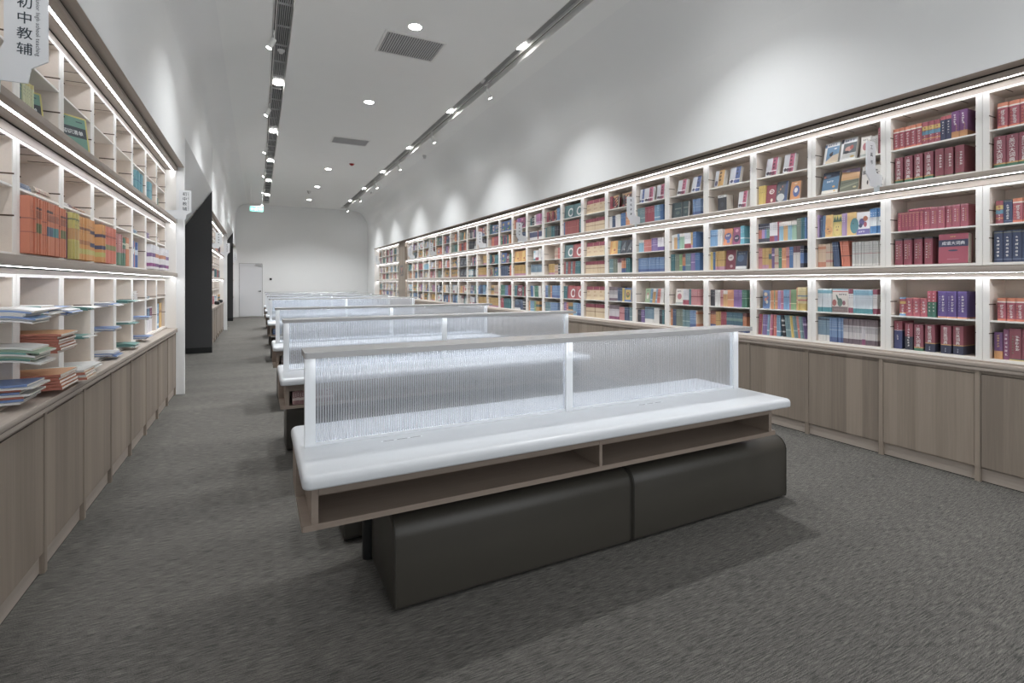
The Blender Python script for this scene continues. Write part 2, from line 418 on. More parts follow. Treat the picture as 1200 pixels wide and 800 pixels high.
# style table ------------------------------------------------------------------
WHT = C(235, 232, 226); GOLD = C(214, 168, 70); CRIM = (152, 58, 74); NAVY = (36, 46, 84)
def S(name, c, b=(), t=(), kind=None, seed=3, top=None):
    d = dict(n=name, c=C(*c), b=[(x[0], x[1], C(*x[2])) for x in b], t=list(t), seed=seed)
    if kind: d['k'] = kind
    return d
DK = 'dictionary'
ST = dict(
 r1=S('crimson dictionary, white title, green base', (148, 52, 68), [(0, .1, (40, 120, 84)), (.1, .14, (214, 160, 60))], [('英汉大词典', .88, .50, WHT, .0, .152), (4, .96, .16, C(225, 200, 200), -.0, .0)], DK),
 r2=S('crimson dictionary, pale crest, yellow arc', (146, 54, 66), [(0, .03, (224, 196, 80)), (.03, .055, (60, 110, 90))], [(5, .8, .34, WHT, .18, .1), (7, .78, .2, C(120, 140, 96), -.18, .085)], DK, 9),
 r3=S('rose dictionary with narrow white title', (170, 62, 82), [(.95, .97, (210, 160, 165))], [(6, .82, .26, WHT, -.1, .1), (7, .8, .2, GOLD, .2, .085)], DK, 12),
 r4=S('rose dictionary with orange crown', (176, 62, 78), [(.86, 1, (222, 120, 60)), (.8, .86, (236, 226, 214)), (0, .09, (222, 110, 52))], [(5, .72, .42, WHT, .05, .12), (5, .7, .2, C(232, 130, 60), -.25, .12)], DK, 21),
 r5=S('red pocket dictionary with yellow-blue bands', (170, 58, 72), [(.62, .8, (222, 190, 70)), (.42, .6, (74, 150, 180)), (.2, .26, (214, 140, 50))], [(2, .78, .4, C(170, 40, 50), 0, .13), (3, .4, .26, WHT, 0, .1)], DK, 33),
 nv=S('navy dictionary with red top', NAVY, [(.86, 1, (200, 70, 76))], [(5, .78, .36, WHT, 0, .11)], DK, 40),
 pu=S('purple dictionary with gold base', (118, 40, 120), [(0, .24, (208, 140, 50))], [(5, .9, .36, WHT, 0, .085), (4, .5, .22, GOLD, .2, .07)], DK, 50),
 th=S('thin rose dictionary with gold title', (176, 56, 80), [(.92, .94, (220, 180, 120))], [(6, .85, .4, C(226, 170, 110), 0, .11)], DK, 60),
 ov=S('crimson dictionary with dark oval crest', (152, 48, 66), [(.93, 1, (62, 62, 58))], [(6, .78, .22, WHT, -.2, .1), (9, .75, .16, C(214, 190, 120), .05, .06), (7, .8, .12, WHT, .26, .07)], DK, 70),
 bt=S('rose dictionary with blue top', (186, 62, 78), [(.93, 1, (90, 150, 200)), (0, .12, (84, 150, 200)), (.12, .17, (236, 200, 90)), (.66, .8, (228, 190, 70))], [(4, .62, .4, WHT, 0, .14)], DK, 80),
 rw=S('rose dictionary with white-orange title', (182, 64, 78), [(.95, 1, (214, 120, 110))], [(4, .84, .42, WHT, .05, .17), (4, .7, .2, C(236, 150, 90), -.28, .16)], DK, 90),
 rg=S('slim rose and green dictionary', (190, 62, 80), [(0, .34, (30, 104, 78)), (.34, .58, (50, 120, 84))], [(6, .92, .42, C(236, 214, 214), 0, .13)], DK, 100),
 vi=S('violet dictionary with white title', (86, 52, 140), [(0, .05, (222, 140, 80)), (.95, 1, (104, 70, 160))], [(6, .84, .34, WHT, .08, .105), (8, .8, .14, C(190, 200, 230), -.25, .07)], DK, 110),
 nr=S('crimson-topped blue dictionary', (40, 52, 110), [(.68, 1, (158, 54, 66)), (.655, .68, (214, 190, 190))], [(4, .9, .18, WHT, 0, .07), (3, .5, .22, WHT, 0, .06)], DK, 120),
 nb=S('crimson-topped black dictionary', (34, 40, 54), [(.5, 1, (156, 54, 68))], [(7, .8, .3, WHT, 0, .1), (4, .95, .12, WHT, 0, .04)], DK, 130),
 ya=S('crimson dictionary, yellow arc, navy base', (152, 54, 68), [(0, .3, (32, 40, 70)), (.3, .33, (220, 170, 60))], [('新汉英词典', .95, .40, WHT, 0, .124), (3, .2, .14, C(190, 196, 210), 0, .05)], DK, 140),
 nn=S('tall navy dictionary with white title', (34, 56, 96), [(.08, .1, (120, 140, 170)), (.93, .95, (150, 150, 110))], [(6, .82, .36, WHT, .0, .115)], DK, 150),
 go=S('purple dictionary with gold base', (104, 44, 112), [(0, .3, (216, 146, 50))], [(5, .92, .36, C(226, 180, 90), 0, .1)], DK, 160),
 mv=S('slim mauve dictionary with white title', (146, 62, 110), [], [(6, .85, .5, WHT, 0, .13)], DK, 170),
)
def Bk(name, c, b=(), txt=None, seed=3, n=3):
    t = []
    if txt is not None: t = [(n, .84, .5, C(*txt), 0, .09)]
    return S(name, c, b, t, 'book', seed)
ST.update(
 wht=Bk('white paperback', (222, 220, 214), [], (90, 90, 96), 5), gry=Bk('slim grey-white paperback', (196, 196, 190), [(.05, .08, (236, 232, 226)), (.5, .52, (170, 70, 70))], (96, 96, 98), 6, 4),
 red=Bk('red paperback', (168, 52, 66), [], (240, 220, 214), 7), crm=Bk('crimson and white slim book', (150, 50, 74), [(.22, .8, (230, 226, 222))], (120, 60, 80), 8),
 lil=Bk('lilac picture book spine', (172, 140, 190), [], (240, 236, 240), 9), blu=Bk('blue paperback', (52, 110, 168), [], (226, 232, 238), 10),
 bwb=Bk('bright blue and white book', (44, 128, 190), [(.3, .66, (228, 232, 234))], (240, 240, 240), 11), dbl=Bk('dark blue paperback', (60, 84, 118), [(.82, .86, (120, 140, 160))], (190, 200, 210), 12),
 org=Bk('orange paperback', (214, 110, 66), [(.4, .43, (120, 60, 50))], (250, 220, 190), 13), cor=Bk('cream and orange paperback', (214, 184, 148), [(.0, .22, (206, 126, 84)), (.78, .9, (206, 130, 80))], (150, 90, 60), 14),
 tan=Bk('tan paperback', (202, 178, 152), [(.2, .3, (190, 120, 110)), (.6, .66, (200, 140, 120))], (130, 90, 70), 15),
 wte=Bk('white book with teal base', (218, 224, 226), [(0, .2, (46, 140, 148)), (.8, .94, (110, 180, 196))], (60, 140, 150), 16),
 lbt=Bk('pale blue book with teal foot', (206, 216, 222), [(0, .2, (58, 146, 152)), (.76, .96, (120, 182, 204))], (90, 120, 140), 17),
 bgw=Bk('grey-blue book with white foot', (112, 146, 166), [(0, .26, (224, 222, 216)), (.88, .93, (60, 70, 80))], (190, 206, 214), 18),
 mbl=Bk('mid blue paperback', (104, 142, 188), [(0, .2, (70, 96, 150)), (.48, .52, (150, 176, 206))], (214, 222, 234), 19),
 mau=Bk('grey-mauve topped white book', (206, 200, 198), [(.74, 1, (128, 110, 112)), (0, .2, (112, 92, 98)), (.46, .7, (178, 172, 174))], (90, 80, 84), 20),
 mag=Bk('white book with magenta foot', (206, 200, 204), [(.74, 1, (130, 110, 114)), (0, .22, (150, 60, 110))], (90, 80, 84), 22),
 d1=Bk('dark book with orange middle', (52, 56, 70), [(.2, .68, (196, 110, 80)), (.8, .84, (140, 150, 160))], (210, 210, 210), 23),
 d2=Bk('dark book with lilac middle', (52, 56, 70), [(.2, .68, (176, 130, 190)), (.8, .84, (140, 150, 160))], (210, 210, 210), 24),
 d3=Bk('dark book with blue middle', (52, 56, 70), [(.2, .68, (84, 130, 190)), (.8, .84, (140, 150, 160))], (210, 210, 210), 25),
 d4=Bk('dark book with green middle', (52, 56, 70), [(.2, .68, (100, 150, 130)), (.8, .84, (140, 150, 160))], (210, 210, 210), 26),
 wr=Bk('white book with red foot', (226, 224, 226), [(0, .3, (170, 52, 70))], (110, 110, 130), 27), wv=Bk('white book with violet foot', (226, 224, 226), [(0, .3, (104, 78, 150))], (110, 110, 130), 28),
 cb=Bk('cream-topped sky blue book', (132, 186, 208), [(.78, 1, (230, 222, 212))], (90, 110, 130), 29), cy=Bk('cream-topped amber book', (222, 170, 90), [(.78, 1, (230, 222, 212))], (130, 90, 70), 30),
 cg=Bk('cream-topped pale green book', (150, 190, 160), [(.78, 1, (230, 222, 212))], (90, 120, 100), 31),
 sag=Bk('sage green book', (122, 132, 112), [], (210, 214, 200), 32), tea=Bk('teal paperback', (44, 116, 122), [], (210, 226, 224), 33), grn=Bk('green paperback', (60, 130, 100), [(.5, .55, (150, 190, 160))], (220, 232, 220), 34),
 pnk=Bk('dusty pink paperback', (204, 128, 128), [(.5, .56, (150, 60, 70))], (240, 224, 220), 35), yel=Bk('mustard yellow paperback', (206, 166, 76), [(0, .18, (190, 130, 160)), (.5, .53, (150, 110, 50))], (120, 80, 40), 36),
 mus=Bk('mustard book with teal band', (196, 150, 60), [(.45, .7, (70, 110, 116))], (90, 60, 40), 37), vio=Bk('violet paperback', (110, 82, 140), [(.6, .7, (210, 190, 220))], (230, 220, 236), 38),
 mrn=Bk('white book with maroon top', (212, 204, 196), [(.7, 1, (110, 60, 70))], (120, 100, 100), 39), lor=Bk('light orange paperback', (226, 150, 86), [(.4, .46, (240, 200, 150))], (160, 80, 50), 41),
 lgr=Bk('light green paperback', (130, 172, 110), [(.3, .34, (220, 220, 160))], (60, 90, 60), 42), lpk=Bk('rose-pink paperback', (206, 110, 140), [(.3, .34, (240, 200, 210))], (240, 224, 230), 43),
 yst=Bk('yellow striped white book', (224, 206, 140), [(.0, .3, (206, 176, 70)), (.42, .48, (214, 110, 110)), (.6, .66, (120, 160, 190))], (120, 100, 80), 44),
 purp=Bk('purple workbook spine', (132, 104, 168), [(.45, .5, (190, 170, 210))], (222, 214, 232), 45), sky=Bk('sky blue paperback', (112, 164, 196), [(.2, .26, (210, 224, 232))], (230, 236, 240), 46),
 salm=Bk('salmon paperback', (214, 112, 96), [(.4, .44, (240, 190, 170))], (240, 220, 210), 47), blk=Bk('black and white patterned book', (36, 38, 40), [(.7, .78, (214, 214, 210)), (.5, .56, (220, 220, 214)), (.2, .26, (200, 200, 196))], (230, 230, 226), 48),
 slt=Bk('slate teal paperback', (104, 142, 146), [(.3, .36, (160, 186, 186))], (214, 224, 222), 49), ylw=Bk('bright yellow paperback', (226, 196, 76), [], (120, 80, 40), 51),
 cyn=Bk('cyan paperback', (76, 176, 196), [(.3, .36, (220, 236, 236))], (236, 244, 244), 52), lbl=Bk('light blue paperback', (110, 164, 208), [(.6, .66, (70, 110, 160))], (230, 236, 242), 53),
 dkg=Bk('dark grey paperback', (62, 60, 62), [(.6, .66, (120, 118, 118))], (190, 190, 188), 54), ob=Bk('orange and blue book', (208, 124, 60), [(0, .3, (50, 80, 140)), (.8, 1, (120, 60, 50))], (240, 220, 180), 55),
 tn=Bk('teal and navy book', (58, 110, 128), [(0, .3, (34, 50, 96)), (.55, .7, (120, 160, 150))], (200, 216, 210), 56), ppl=Bk('purple paperback', (140, 96, 170), [], (226, 214, 236), 57),
)
SEEN_TITLE = None
# cover designs (generic)
ART = {}
def A(k, *a): ART[k] = [C(*a[0])] + [((x[0],) + tuple(x[1:-1]) + (C(*x[-1]),)) for x in a[1:]]
A('bird', (96, 150, 190), ('r', 0, 0, .16, 1, (232, 230, 226)), ('p', [(.16, 0), (1, 0), (1, .42), (.6, .36), (.16, .12)], (222, 200, 160)), ('r', 0, .8, 1, 1, (228, 230, 232)), ('r', .0, .8, .14, .95, (60, 120, 176)), ('t', 4, .24, .9, .15, (90, 110, 150)), ('c', .48, .42, .12, .09, (40, 38, 36)), ('p', [(.4, .36), (.62, .5), (.52, .56)], (60, 50, 44)), ('c', .74, .68, .1, .03, (236, 236, 236)))
A('rider', (228, 228, 226), ('r', 0, .8, .14, 1, (44, 44, 46)), ('r', .16, .8, 1, 1, (226, 228, 230)), ('t', 4, .26, .9, .15, (80, 100, 150)), ('r', .16, .3, 1, .78, (90, 100, 100)), ('c', .5, .5, .22, .12, (214, 150, 130)), ('c', .7, .56, .12, .1, (190, 70, 50)), ('c', .4, .36, .16, .07, (40, 40, 42)), ('r', .16, .1, 1, .28, (214, 214, 206)), ('c', .8, .12, .14, .05, (216, 180, 70)))
A('blueboard', (66, 120, 158), ('r', 0, 0, 1, .16, (226, 220, 204)), ('p', [(0, .68), (1, .78), (1, 1), (0, 1)], (44, 60, 84)), ('c', .3, .84, .2, .06, (84, 120, 150)), ('c', .12, .8, .08, .06, (190, 100, 60)), ('t', 3, .3, .56, .14, (220, 228, 232)), ('c', .72, .3, .09, .05, (232, 170, 60)), ('c', .8, .1, .07, .04, (236, 190, 90)))
A('sunset', (214, 160, 92), ('p', [(0, .9), (1, .8), (1, 1), (0, 1)], (140, 110, 140)), ('r', 0, .5, 1, .62, (206, 150, 70)), ('r', 0, 0, 1, .5, (106, 112, 84)), ('p', [(0, .1), (1, .3), (1, .36), (0, .2)], (140, 146, 116)), ('p', [(0, .34), (1, .44), (1, .47), (0, .4)], (82, 88, 64)), ('c', .8, .14, .1, .04, (206, 190, 130)), ('c', .35, .9, .12, .04, (170, 170, 190)))
A('calli', (222, 216, 208), ('t', 3, .1, .72, .26, (40, 38, 38)), ('t', 2, .55, .6, .2, (40, 38, 38)), ('r', .94, 0, 1, .96, (150, 80, 70)), ('c', .3, .25, .04, .1, (60, 56, 54)))
A('pear', (226, 178, 78), ('r', 0, 0, .3, 1, (70, 110, 150)), ('c', .6, .66, .3, .2, (222, 160, 66)), ('c', .62, .3, .36, .2, (214, 150, 60)), ('c', .55, .36, .1, .03, (120, 80, 40)), ('c', .7, .24, .14, .02, (150, 80, 50)))
A('pine', (206, 186, 74), ('p', [(0, .68), (.2, .96), (.34, .74), (.5, 1), (.64, .74), (.84, .96), (1, .68)], (58, 96, 70)), ('c', .5, .34, .42, .3, (222, 196, 90)), ('c', .38, .44, .04, .03, (50, 40, 30)), ('c', .62, .44, .04, .03, (50, 40, 30)), ('c', .5, .3, .12, .03, (180, 110, 60)))
A('whale', (226, 182, 84), ('c', .82, .4, .42, .34, (64, 134, 140)), ('c', .7, .5, .04, .03, (30, 40, 44)), ('r', 0, 0, .1, 1, (170, 136, 190)))
A('zoo', (232, 230, 232), ('r', 0, 0, 1, .24, (108, 96, 172)), ('c', .4, .56, .22, .16, (96, 80, 150)), ('c', .66, .7, .18, .12, (216, 120, 70)), ('c', .3, .4, .14, .1, (60, 60, 100)), ('c', .66, .44, .12, .12, (190, 70, 90)), ('t', 3, .2, .12, .16, (230, 226, 240)))
A('figure', (226, 216, 204), ('r', 0, 0, 1, .24, (120, 100, 92)), ('r', 0, .92, 1, 1, (150, 190, 206)), ('r', 0, .86, 1, .9, (200, 90, 80)), ('c', .5, .42, .16, .18, (96, 130, 112)), ('p', [(.34, .5), (.22, .74), (.3, .74), (.44, .56)], (88, 120, 104)), ('c', .14, .4, .14, .14, (190, 96, 80)), ('c', .75, .4, .1, .1, (160, 90, 100)), ('t', 4, .46, .76, .12, (60, 50, 50)), ('t', 5, .15, .12, .12, (150, 130, 124)))
A('comicpink', (206, 208, 212), ('r', .5, 0, .9, 1, (196, 76, 112)), ('t', 1, .62, .82, .2, (60, 30, 50)), ('t', 1, .62, .62, .2, (60, 30, 50)), ('t', 1, .62, .42, .2, (60, 30, 50)), ('r', 0, .22, .9, .27, (240, 240, 240)), ('c', .2, .14, .12, .1, (60, 50, 56)), ('c', .42, .12, .12, .1, (90, 60, 70)), ('c', .66, .1, .13, .1, (120, 40, 70)))
A('comicgold', (200, 204, 210), ('r', .38, 0, .95, 1, (218, 164, 64)), ('t', 1, .52, .82, .26, (40, 30, 24)), ('t', 1, .52, .6, .26, (40, 30, 24)), ('t', 1, .52, .38, .26, (40, 30, 24)), ('c', .2, .2, .14, .16, (90, 90, 120)))
A('comicblue', (210, 214, 220), ('r', .55, 0, .98, 1, (66, 96, 160)), ('t', 1, .66, .8, .24, (30, 36, 70)), ('t', 1, .66, .58, .24, (30, 36, 70)), ('r', 0, .2, .98, .26, (240, 240, 240)), ('c', .24, .14, .14, .1, (70, 76, 110)), ('c', .6, .12, .16, .1, (90, 110, 180)))
A('crimson', (150, 44, 60), ('c', .55, .62, .26, .14, (226, 220, 206)), ('c', .55, .62, .18, .08, (150, 44, 60)), ('t', 2, .42, .62, .16, (240, 230, 220)), ('c', .6, .14, .12, .1, (228, 214, 190)))
A('night', (86, 92, 96), ('p', [(.68, 0), (1, 0), (1, 1), (.8, 1)], (58, 84, 128)), ('c', .4, .2, .36, .2, (196, 200, 196)), ('c', .34, .62, .06, .06, (210, 140, 90)), ('c', .5, .74, .05, .05, (214, 120, 90)), ('c', .22, .5, .04, .05, (190, 170, 90)))
A('orangeblue', (214, 140, 58), ('c', .6, .44, .34, .32, (68, 96, 164)), ('c', .56, .5, .18, .14, (228, 222, 214)), ('t', 2, .4, .88, .16, (240, 224, 190)))
A('blueart', (72, 116, 170), ('c', .4, .78, .26, .1, (226, 196, 150)), ('c', .4, .5, .2, .1, (214, 130, 90)), ('c', .6, .36, .18, .1, (228, 214, 190)), ('c', .34, .22, .22, .1, (60, 84, 130)), ('c', .7, .6, .1, .08, (196, 80, 70)))
A('orangesplash', (218, 128, 58), ('c', .5, .5, .4, .22, (50, 70, 140)), ('t', 2, .3, .56, .24, (236, 226, 210)), ('c', .6, .2, .2, .1, (70, 110, 180)))
A('magenta', (156, 60, 108), ('c', .5, .34, .36, .22, (50, 40, 70)), ('t', 2, .34, .36, .22, (236, 226, 230)), ('c', .44, .8, .2, .1, (220, 150, 170)))
A('boxset', (52, 56, 58), ('r', 0, .84, 1, 1, (218, 218, 214)), ('t', 4, .16, .92, .14, (70, 70, 70)), ('c', .5, .4, .2, .16, (66, 74, 80)))
A('teadark', (60, 84, 82), ('r', 0, 0, .3, 1, (44, 64, 64)), ('r', .3, .55, 1, .62, (130, 140, 130)), ('c', .64, .3, .22, .12, (90, 112, 104)))
A('cream', (226, 220, 208), ('c', .5, .5, .3, .2, (200, 110, 110)), ('t', 3, .24, .84, .17, (90, 90, 90)), ('r', 0, 0, 1, .12, (160, 170, 160)))
A('greenkid', (150, 178, 130), ('c', .5, .45, .26, .22, (228, 216, 200)), ('c', .5, .6, .14, .1, (190, 90, 80)), ('t', 3, .24, .86, .17, (60, 90, 60)))
A('darkred', (128, 34, 52), ('c', .5, .6, .3, .16, (206, 200, 196)), ('t', 2, .4, .6, .16, (90, 30, 40)), ('c', .6, .16, .14, .08, (190, 150, 150)))
A('deepblue', (44, 62, 88), ('c', .4, .6, .3, .2, (70, 100, 130)), ('r', 0, 0, 1, .16, (214, 216, 216)), ('t', 4, .2, .86, .16, (160, 180, 190)))
A('yellowframe', (60, 110, 176), ('r', .12, .12, .9, .88, (222, 186, 74)), ('c', .5, .5, .26, .22, (110, 130, 60)), ('c', .5, .55, .14, .12, (210, 120, 70)))
A('floral', (60, 44, 40), *[('c', .12 + .76 * ((k * 37) % 19) / 19, .1 + .8 * ((k * 53) % 23) / 23, .1, .07, [(196, 60, 50), (214, 150, 60), (224, 190, 150), (150, 50, 60)][k % 4]) for k in range(14)], ('r', 0, .9, 1, 1, (196, 150, 80)))
A('circlegreen', (70, 124, 124), ('c', .8, .42, .34, .34, (226, 226, 220)), ('c', .8, .42, .2, .22, (70, 124, 124)), ('r', 0, 0, .2, 1, (52, 96, 100)))
A('circlered', (176, 66, 60), ('c', .8, .42, .34, .34, (228, 226, 220)), ('c', .8, .42, .2, .22, (176, 66, 60)), ('r', 0, 0, .2, 1, (150, 54, 52)))
A('creamcrim', (224, 198, 150), ('r', 0, .72, 1, 1, (150, 30, 54)), ('t', 3, .2, .3, .2, (200, 150, 100)), ('c', .3, .6, .2, .08, (206, 170, 110)))
A('orangeyellow', (222, 156, 50), ('p', [(.2, 0), (.8, .2), (.6, 1), (.3, .9)], (232, 190, 80)), ('c', .6, .3, .14, .1, (190, 90, 40)))
A('darkfan', (44, 50, 56), ('p', [(.1, .1), (.8, .5), (.7, .9), (.2, .5)], (110, 120, 124)), ('c', .6, .3, .12, .08, (170, 170, 160)))
A('bluegold', (40, 90, 160), ('c', .4, .7, .2, .14, (214, 180, 80)), ('c', .6, .3, .26, .18, (50, 130, 100)), ('c', .35, .2, .12, .08, (226, 200, 80)))
A('idiom', (178, 58, 82), ('r', 0, .56, 1, .8, (34, 44, 80)), ('t', '成语大词典', .19, .68, .145, (238, 238, 240)), ('c', .5, .43, .17, .03, (44, 60, 90)), ('t', 3, .42, .9, .06, (222, 180, 90)), ('r', .3, .13, .7, .14, (220, 160, 170)))
A('clear', (94, 150, 128), ('r', 0, 0, .05, 1, (206, 190, 70)), ('r', .95, 0, 1, 1, (206, 190, 70)), ('r', 0, .96, 1, 1, (206, 190, 70)), ('r', .05, .42, .95, .7, (36, 50, 50)), ('t', '知识清单', .2, .55, .17, (236, 238, 236)), ('r', .62, .84, .84, .87, (50, 80, 80)))

# ------------------------------------------------------------------ shelving layout
FR, LIPR, BASER = 4.93, 4.84, 4.85       # right: shelf face, ledge lip, base cabinet face
FL, LIPL, BASEL = -1.10, -.965, -.985    # left
DEPTH = .27
TIERS = ((.906, 1.545), (1.632, 2.237), (2.340, 2.950))
PR, PL = .662, .655
W_ = .040
def cell(side, Ys, tier, row, shelves=None):
    """returns (face x, left-edge y, width, floor z, ceiling z, dir)"""
def fill(side, y_lo, y_hi, z, items, where, indiv, dmax=.20, rowname=''):
    """items run from the viewer's left. side R: left = +Y, side L: left = -Y"""
    fx = FR if side == 'R' else FL
    width = (y_hi - y_lo) - 2 * W_ - .008
    sgn = -1 if side == 'R' else 1
    start = (y_hi - W_ - .004) if side == 'R' else (y_lo + W_ + .004)
    rm = rotm(side); s = 0; dep = 1 if side == 'R' else -1
    counts = {}
    tot = sum((i[1] * i[2] if i[0] not in ('gap', 'face', 'flat') else (i[1] if i[0] == 'gap' else (i[2] if i[0] == 'face' else i[4]))) for i in items)
    k = min(1, width / tot) if tot > 0 else 1
    group = None
    for it in items:
        if it[0] == 'gap': s += it[1] * k; continue
        if it[0] == 'face':
            _, art, w, h, t, tilt, lab = it[:7]; back = it[7] if len(it) > 7 else .03
            w2 = w * k; cy = start + sgn * (s + w2 / 2)
            off = back + h * math.sin(R_(tilt)) * 0
            mw = Matrix.Translation((fx + dep * (back), cy, z + .002 + t * math.sin(R_(tilt)))) @ rm @ Matrix.Rotation(R_(tilt), 4, 'Y')
            a = ART[art] if isinstance(art, str) else art
            if indiv or lab:
                nm = 'picture_book' if art != 'idiom' else 'dictionary'
                place_front(w2 * .96, t, h, a, mw, nm, f'{lab}, cover out, {where}', 'book' if nm != 'dictionary' else 'dictionary', 'books shown cover out on the shelves')
            else:
                g, _p = front_geo(w2 * .96, t, h, a); far_books.add(g, mw)
            s += w2; continue
        if it[0] == 'flat':   # ('flat', style, count, thickness, width, length, zoff)
            _, sk, n, t, wd, ln, lab = it[:7]; zo = it[7] if len(it) > 7 else 0
            st = ST[sk]; cy = start + sgn * (s + wd * k / 2)
            for q in range(n):
                rnd = random.Random(q * 13 + int(s * 100) + int(z * 100))
                mw = Matrix.Translation((fx + dep * (.012 + rnd.uniform(0, .02)), cy - sgn * 0 + 0, z + zo + t * (q + .5) + .002)) @ rm @ Matrix.Rotation(R_(90), 4, 'X') @ Matrix.Translation((0, 0, -wd * .45)) 
                if indiv:
                    place_book(st, t * .96, ln, wd * .9, mw, st.get('k', 'book'), f'{lab}, {ORD[q]} up in its flat pile, {where}', 'book', 'books lying flat on the shelves')
                else:
                    g, _p = spine_geo(t * .96, ln, wd * .9, st, False); far_books.add(g, mw)
            s += wd * k if not (len(it) > 8) else 0
            continue
        sk, n, t, h = it[:4]; lean = it[4] if len(it) > 4 else 0; back = it[5] if len(it) > 5 else .022
        st = ST[sk]; t2 = t * k; kind = st.get('k', 'book')
        for q in range(n):
            r = random.Random(q * 17 + int(s * 1000) + int(z * 1000) + int(y_lo * 100))
            hh = h * 1.0; bk = back + (r.uniform(0, .011))
            cy = start + sgn * (s + t2 / 2)
            tilt = R_(lean)
            if lean:   # pivot keeps the lower corner on the shelf
                lift = (t2 / 2) * abs(math.sin(tilt))
            else: lift = 0
            mw = Matrix.Translation((fx + dep * bk, cy, z + .001 + lift)) @ rm @ Matrix.Rotation(tilt, 4, 'X')
            if st.get('tight'): pass
            use = indiv and (kind != 'book' or BUDGET[0] > 0)
            if use:
                counts[sk] = counts.get(sk, 0) + 1
                if kind == 'book': BUDGET[0] -= 1
                nn = counts[sk]
                gname = {'dictionary': 'dictionaries on the right-hand bookcase', 'book': 'paperbacks on the right-hand bookcase', 'workbook': 'workbooks on the left-hand bookcase'}[kind]
                lb = st['n'] + (f', {ORD[nn - 1]} from left' if SUMN(items, sk) > 1 else '') + ', ' + where
                place_book(st, t2 * .945, min(dmax, DEPTH - .04), hh, mw, kind, lb, kind if kind == 'dictionary' else 'book', gname)
            else:
                g, _p = spine_geo(t2 * .95, .19, hh, st, False); far_books.add(g, mw)
            s += t2
def SUMN(items, sk): return sum(i[1] for i in items if i[0] == sk)
BUDGET = [300]

# ------------------------------------------------------------------ the setting
X0, X1, YB, YE, ZC = -.89, 4.72, -2.6, 24.85, 4.95
g = Geo(('carpet',)); g.box(-2.2, YB - .1, -.05, 5.4, YE + .1, 0); struct(g.obj('floor'))
# ceiling with coves, two channels left open
def cove(xw, xc, r, n=10, zb=None):
    pts = []
    for i in range(n + 1):
        a = math.pi / 2 * i / n
        pts.append((xw + (xc - xw) * (1 - math.cos(a)), ZC - r + r * math.sin(a)))
    return pts
SL = (.165, .40); SR = (3.40, 3.65)
g = Geo(('ceil', 'wall'))
def ribbon(pts):
    for p, q in zip(pts, pts[1:]):
        g.face([(p[0], YB, p[1]), (q[0], YB, q[1]), (q[0], YE, q[1]), (p[0], YE, p[1])], mi=1 if abs(p[1] - q[1]) > .012 else 0)
EDY = 24.3
ribbon(cove(X0, X0 + .5, .5) + [(SL[0], ZC)]); ribbon([(SL[1], ZC), (SR[0], ZC)]); ribbon([(SR[1], ZC)] + cove(X1, X1 - .8, .8)[::-1])
for a, b in (SL, SR):
    g.face([(a, EDY, ZC), (b, EDY, ZC), (b, YE, ZC), (a, YE, ZC)])
me = g.mesh('ceiling', fix=False)
bm = bmesh.new(); bm.from_mesh(me); bmesh.ops.remove_doubles(bm, verts=bm.verts, dist=.0002); bmesh.ops.recalc_face_normals(bm, faces=bm.faces); bm.to_mesh(me); bm.free()
me.polygons.foreach_set('use_smooth', [True] * len(me.polygons))
try: me.set_sharp_from_angle(angle=R_(35))
except Exception: pass
struct(link('ceiling', me))
g = Geo(('ceil',)); g.box(-2.2, YB, ZC + .16, 5.4, YE, ZC + .2); struct(g.obj('ceiling_slab')); bpy.data.objects['ceiling_slab'].name = 'ceiling_upper'
# walls
P1 = (8.06, 12.48); P2 = (18.3, 22.4)      # the two doorways in the left wall
ZH = 3.05
LS = 2.105; LE = 8.0; RS = 1.128
g = Geo(('wall',))
g.box(-1.45, YB, 0, X0, LS - .03, ZC)                                  # solid wall nearer than the shelves
g.box(-1.45, LS - .03, ZH, X0, P1[0], ZC)
g.box(-1.45, LS - .03, 0, -1.385, P1[0], ZH)                           # back of the niche
g.box(-1.45, P1[0] - .045, 0, X0, P1[0], ZH)                           # white end pier
for a, b in (P1, P2):
    g.prism([(X0, 3.47), (X0, ZC), (-2.05, ZC), (-2.05, 1.72)][:4], 'Y', a, b)
g.box(-1.45, P1[1] + .03, ZH, X0, P2[0], ZC)
g.box(-1.45, P1[1] + .03, 0, -1.385, P2[0], ZH)
g.box(-1.45, P2[0] - .045, 0, X0, P2[0], ZH)
g.box(-1.45, P2[1] + .03, ZH, X0, YE, ZC)
g.box(-1.45, P2[1] + .03, 0, -1.385, YE, ZH)
struct(g.obj('wall_left'))
g = Geo(('wood_y',))
for q in ((LS - .02, P1[0] - .05), (P1[1] + .04, P2[0] - .05), (P2[1] + .04, YE - .002)): g.box(X0 - .002, q[0], ZH - .003, -1.37, q[1], ZH - .0005)
g.box(X1 + .002, RS - .02, ZH - .003, 5.21, 23.31, ZH - .0005)
struct(g.obj('trim_5'))
g = Geo(('charcoal',))
for a, b in (P1, P2):
    g.prism([(X0, 0), (X0, 3.46), (-1.60, 2.345), (-1.60, 0)], 'Y', b, b + .03)
struct(g.obj('trim_1'))
g = Geo(('black',))
for a, b in (P1, P2):
    g.box(-1.66, a, 0, -1.60, b, 2.36)
    g.prism([(X0 + .002, 0), (X0 + .002, .12), (-1.60, .12), (-1.60, 0)], 'Y', b - .006, b)
struct(g.obj('door_2'))
g = Geo(('wall',))
g.box(X1, YB, 0, 5.35, RS - .03, ZC)
g.box(X1, RS - .03, ZH, 5.35, YE, ZC)
g.box(5.22, RS - .03, 0, 5.35, YE, ZH)
g.box(X1, 23.32, 0, 5.22, YE, ZH)
struct(g.obj('wall_right'))
g = Geo(('wall',)); g.box(-1.45, YE, 0, 5.35, YE + .1, ZC + .2); struct(g.obj('wall_back'))
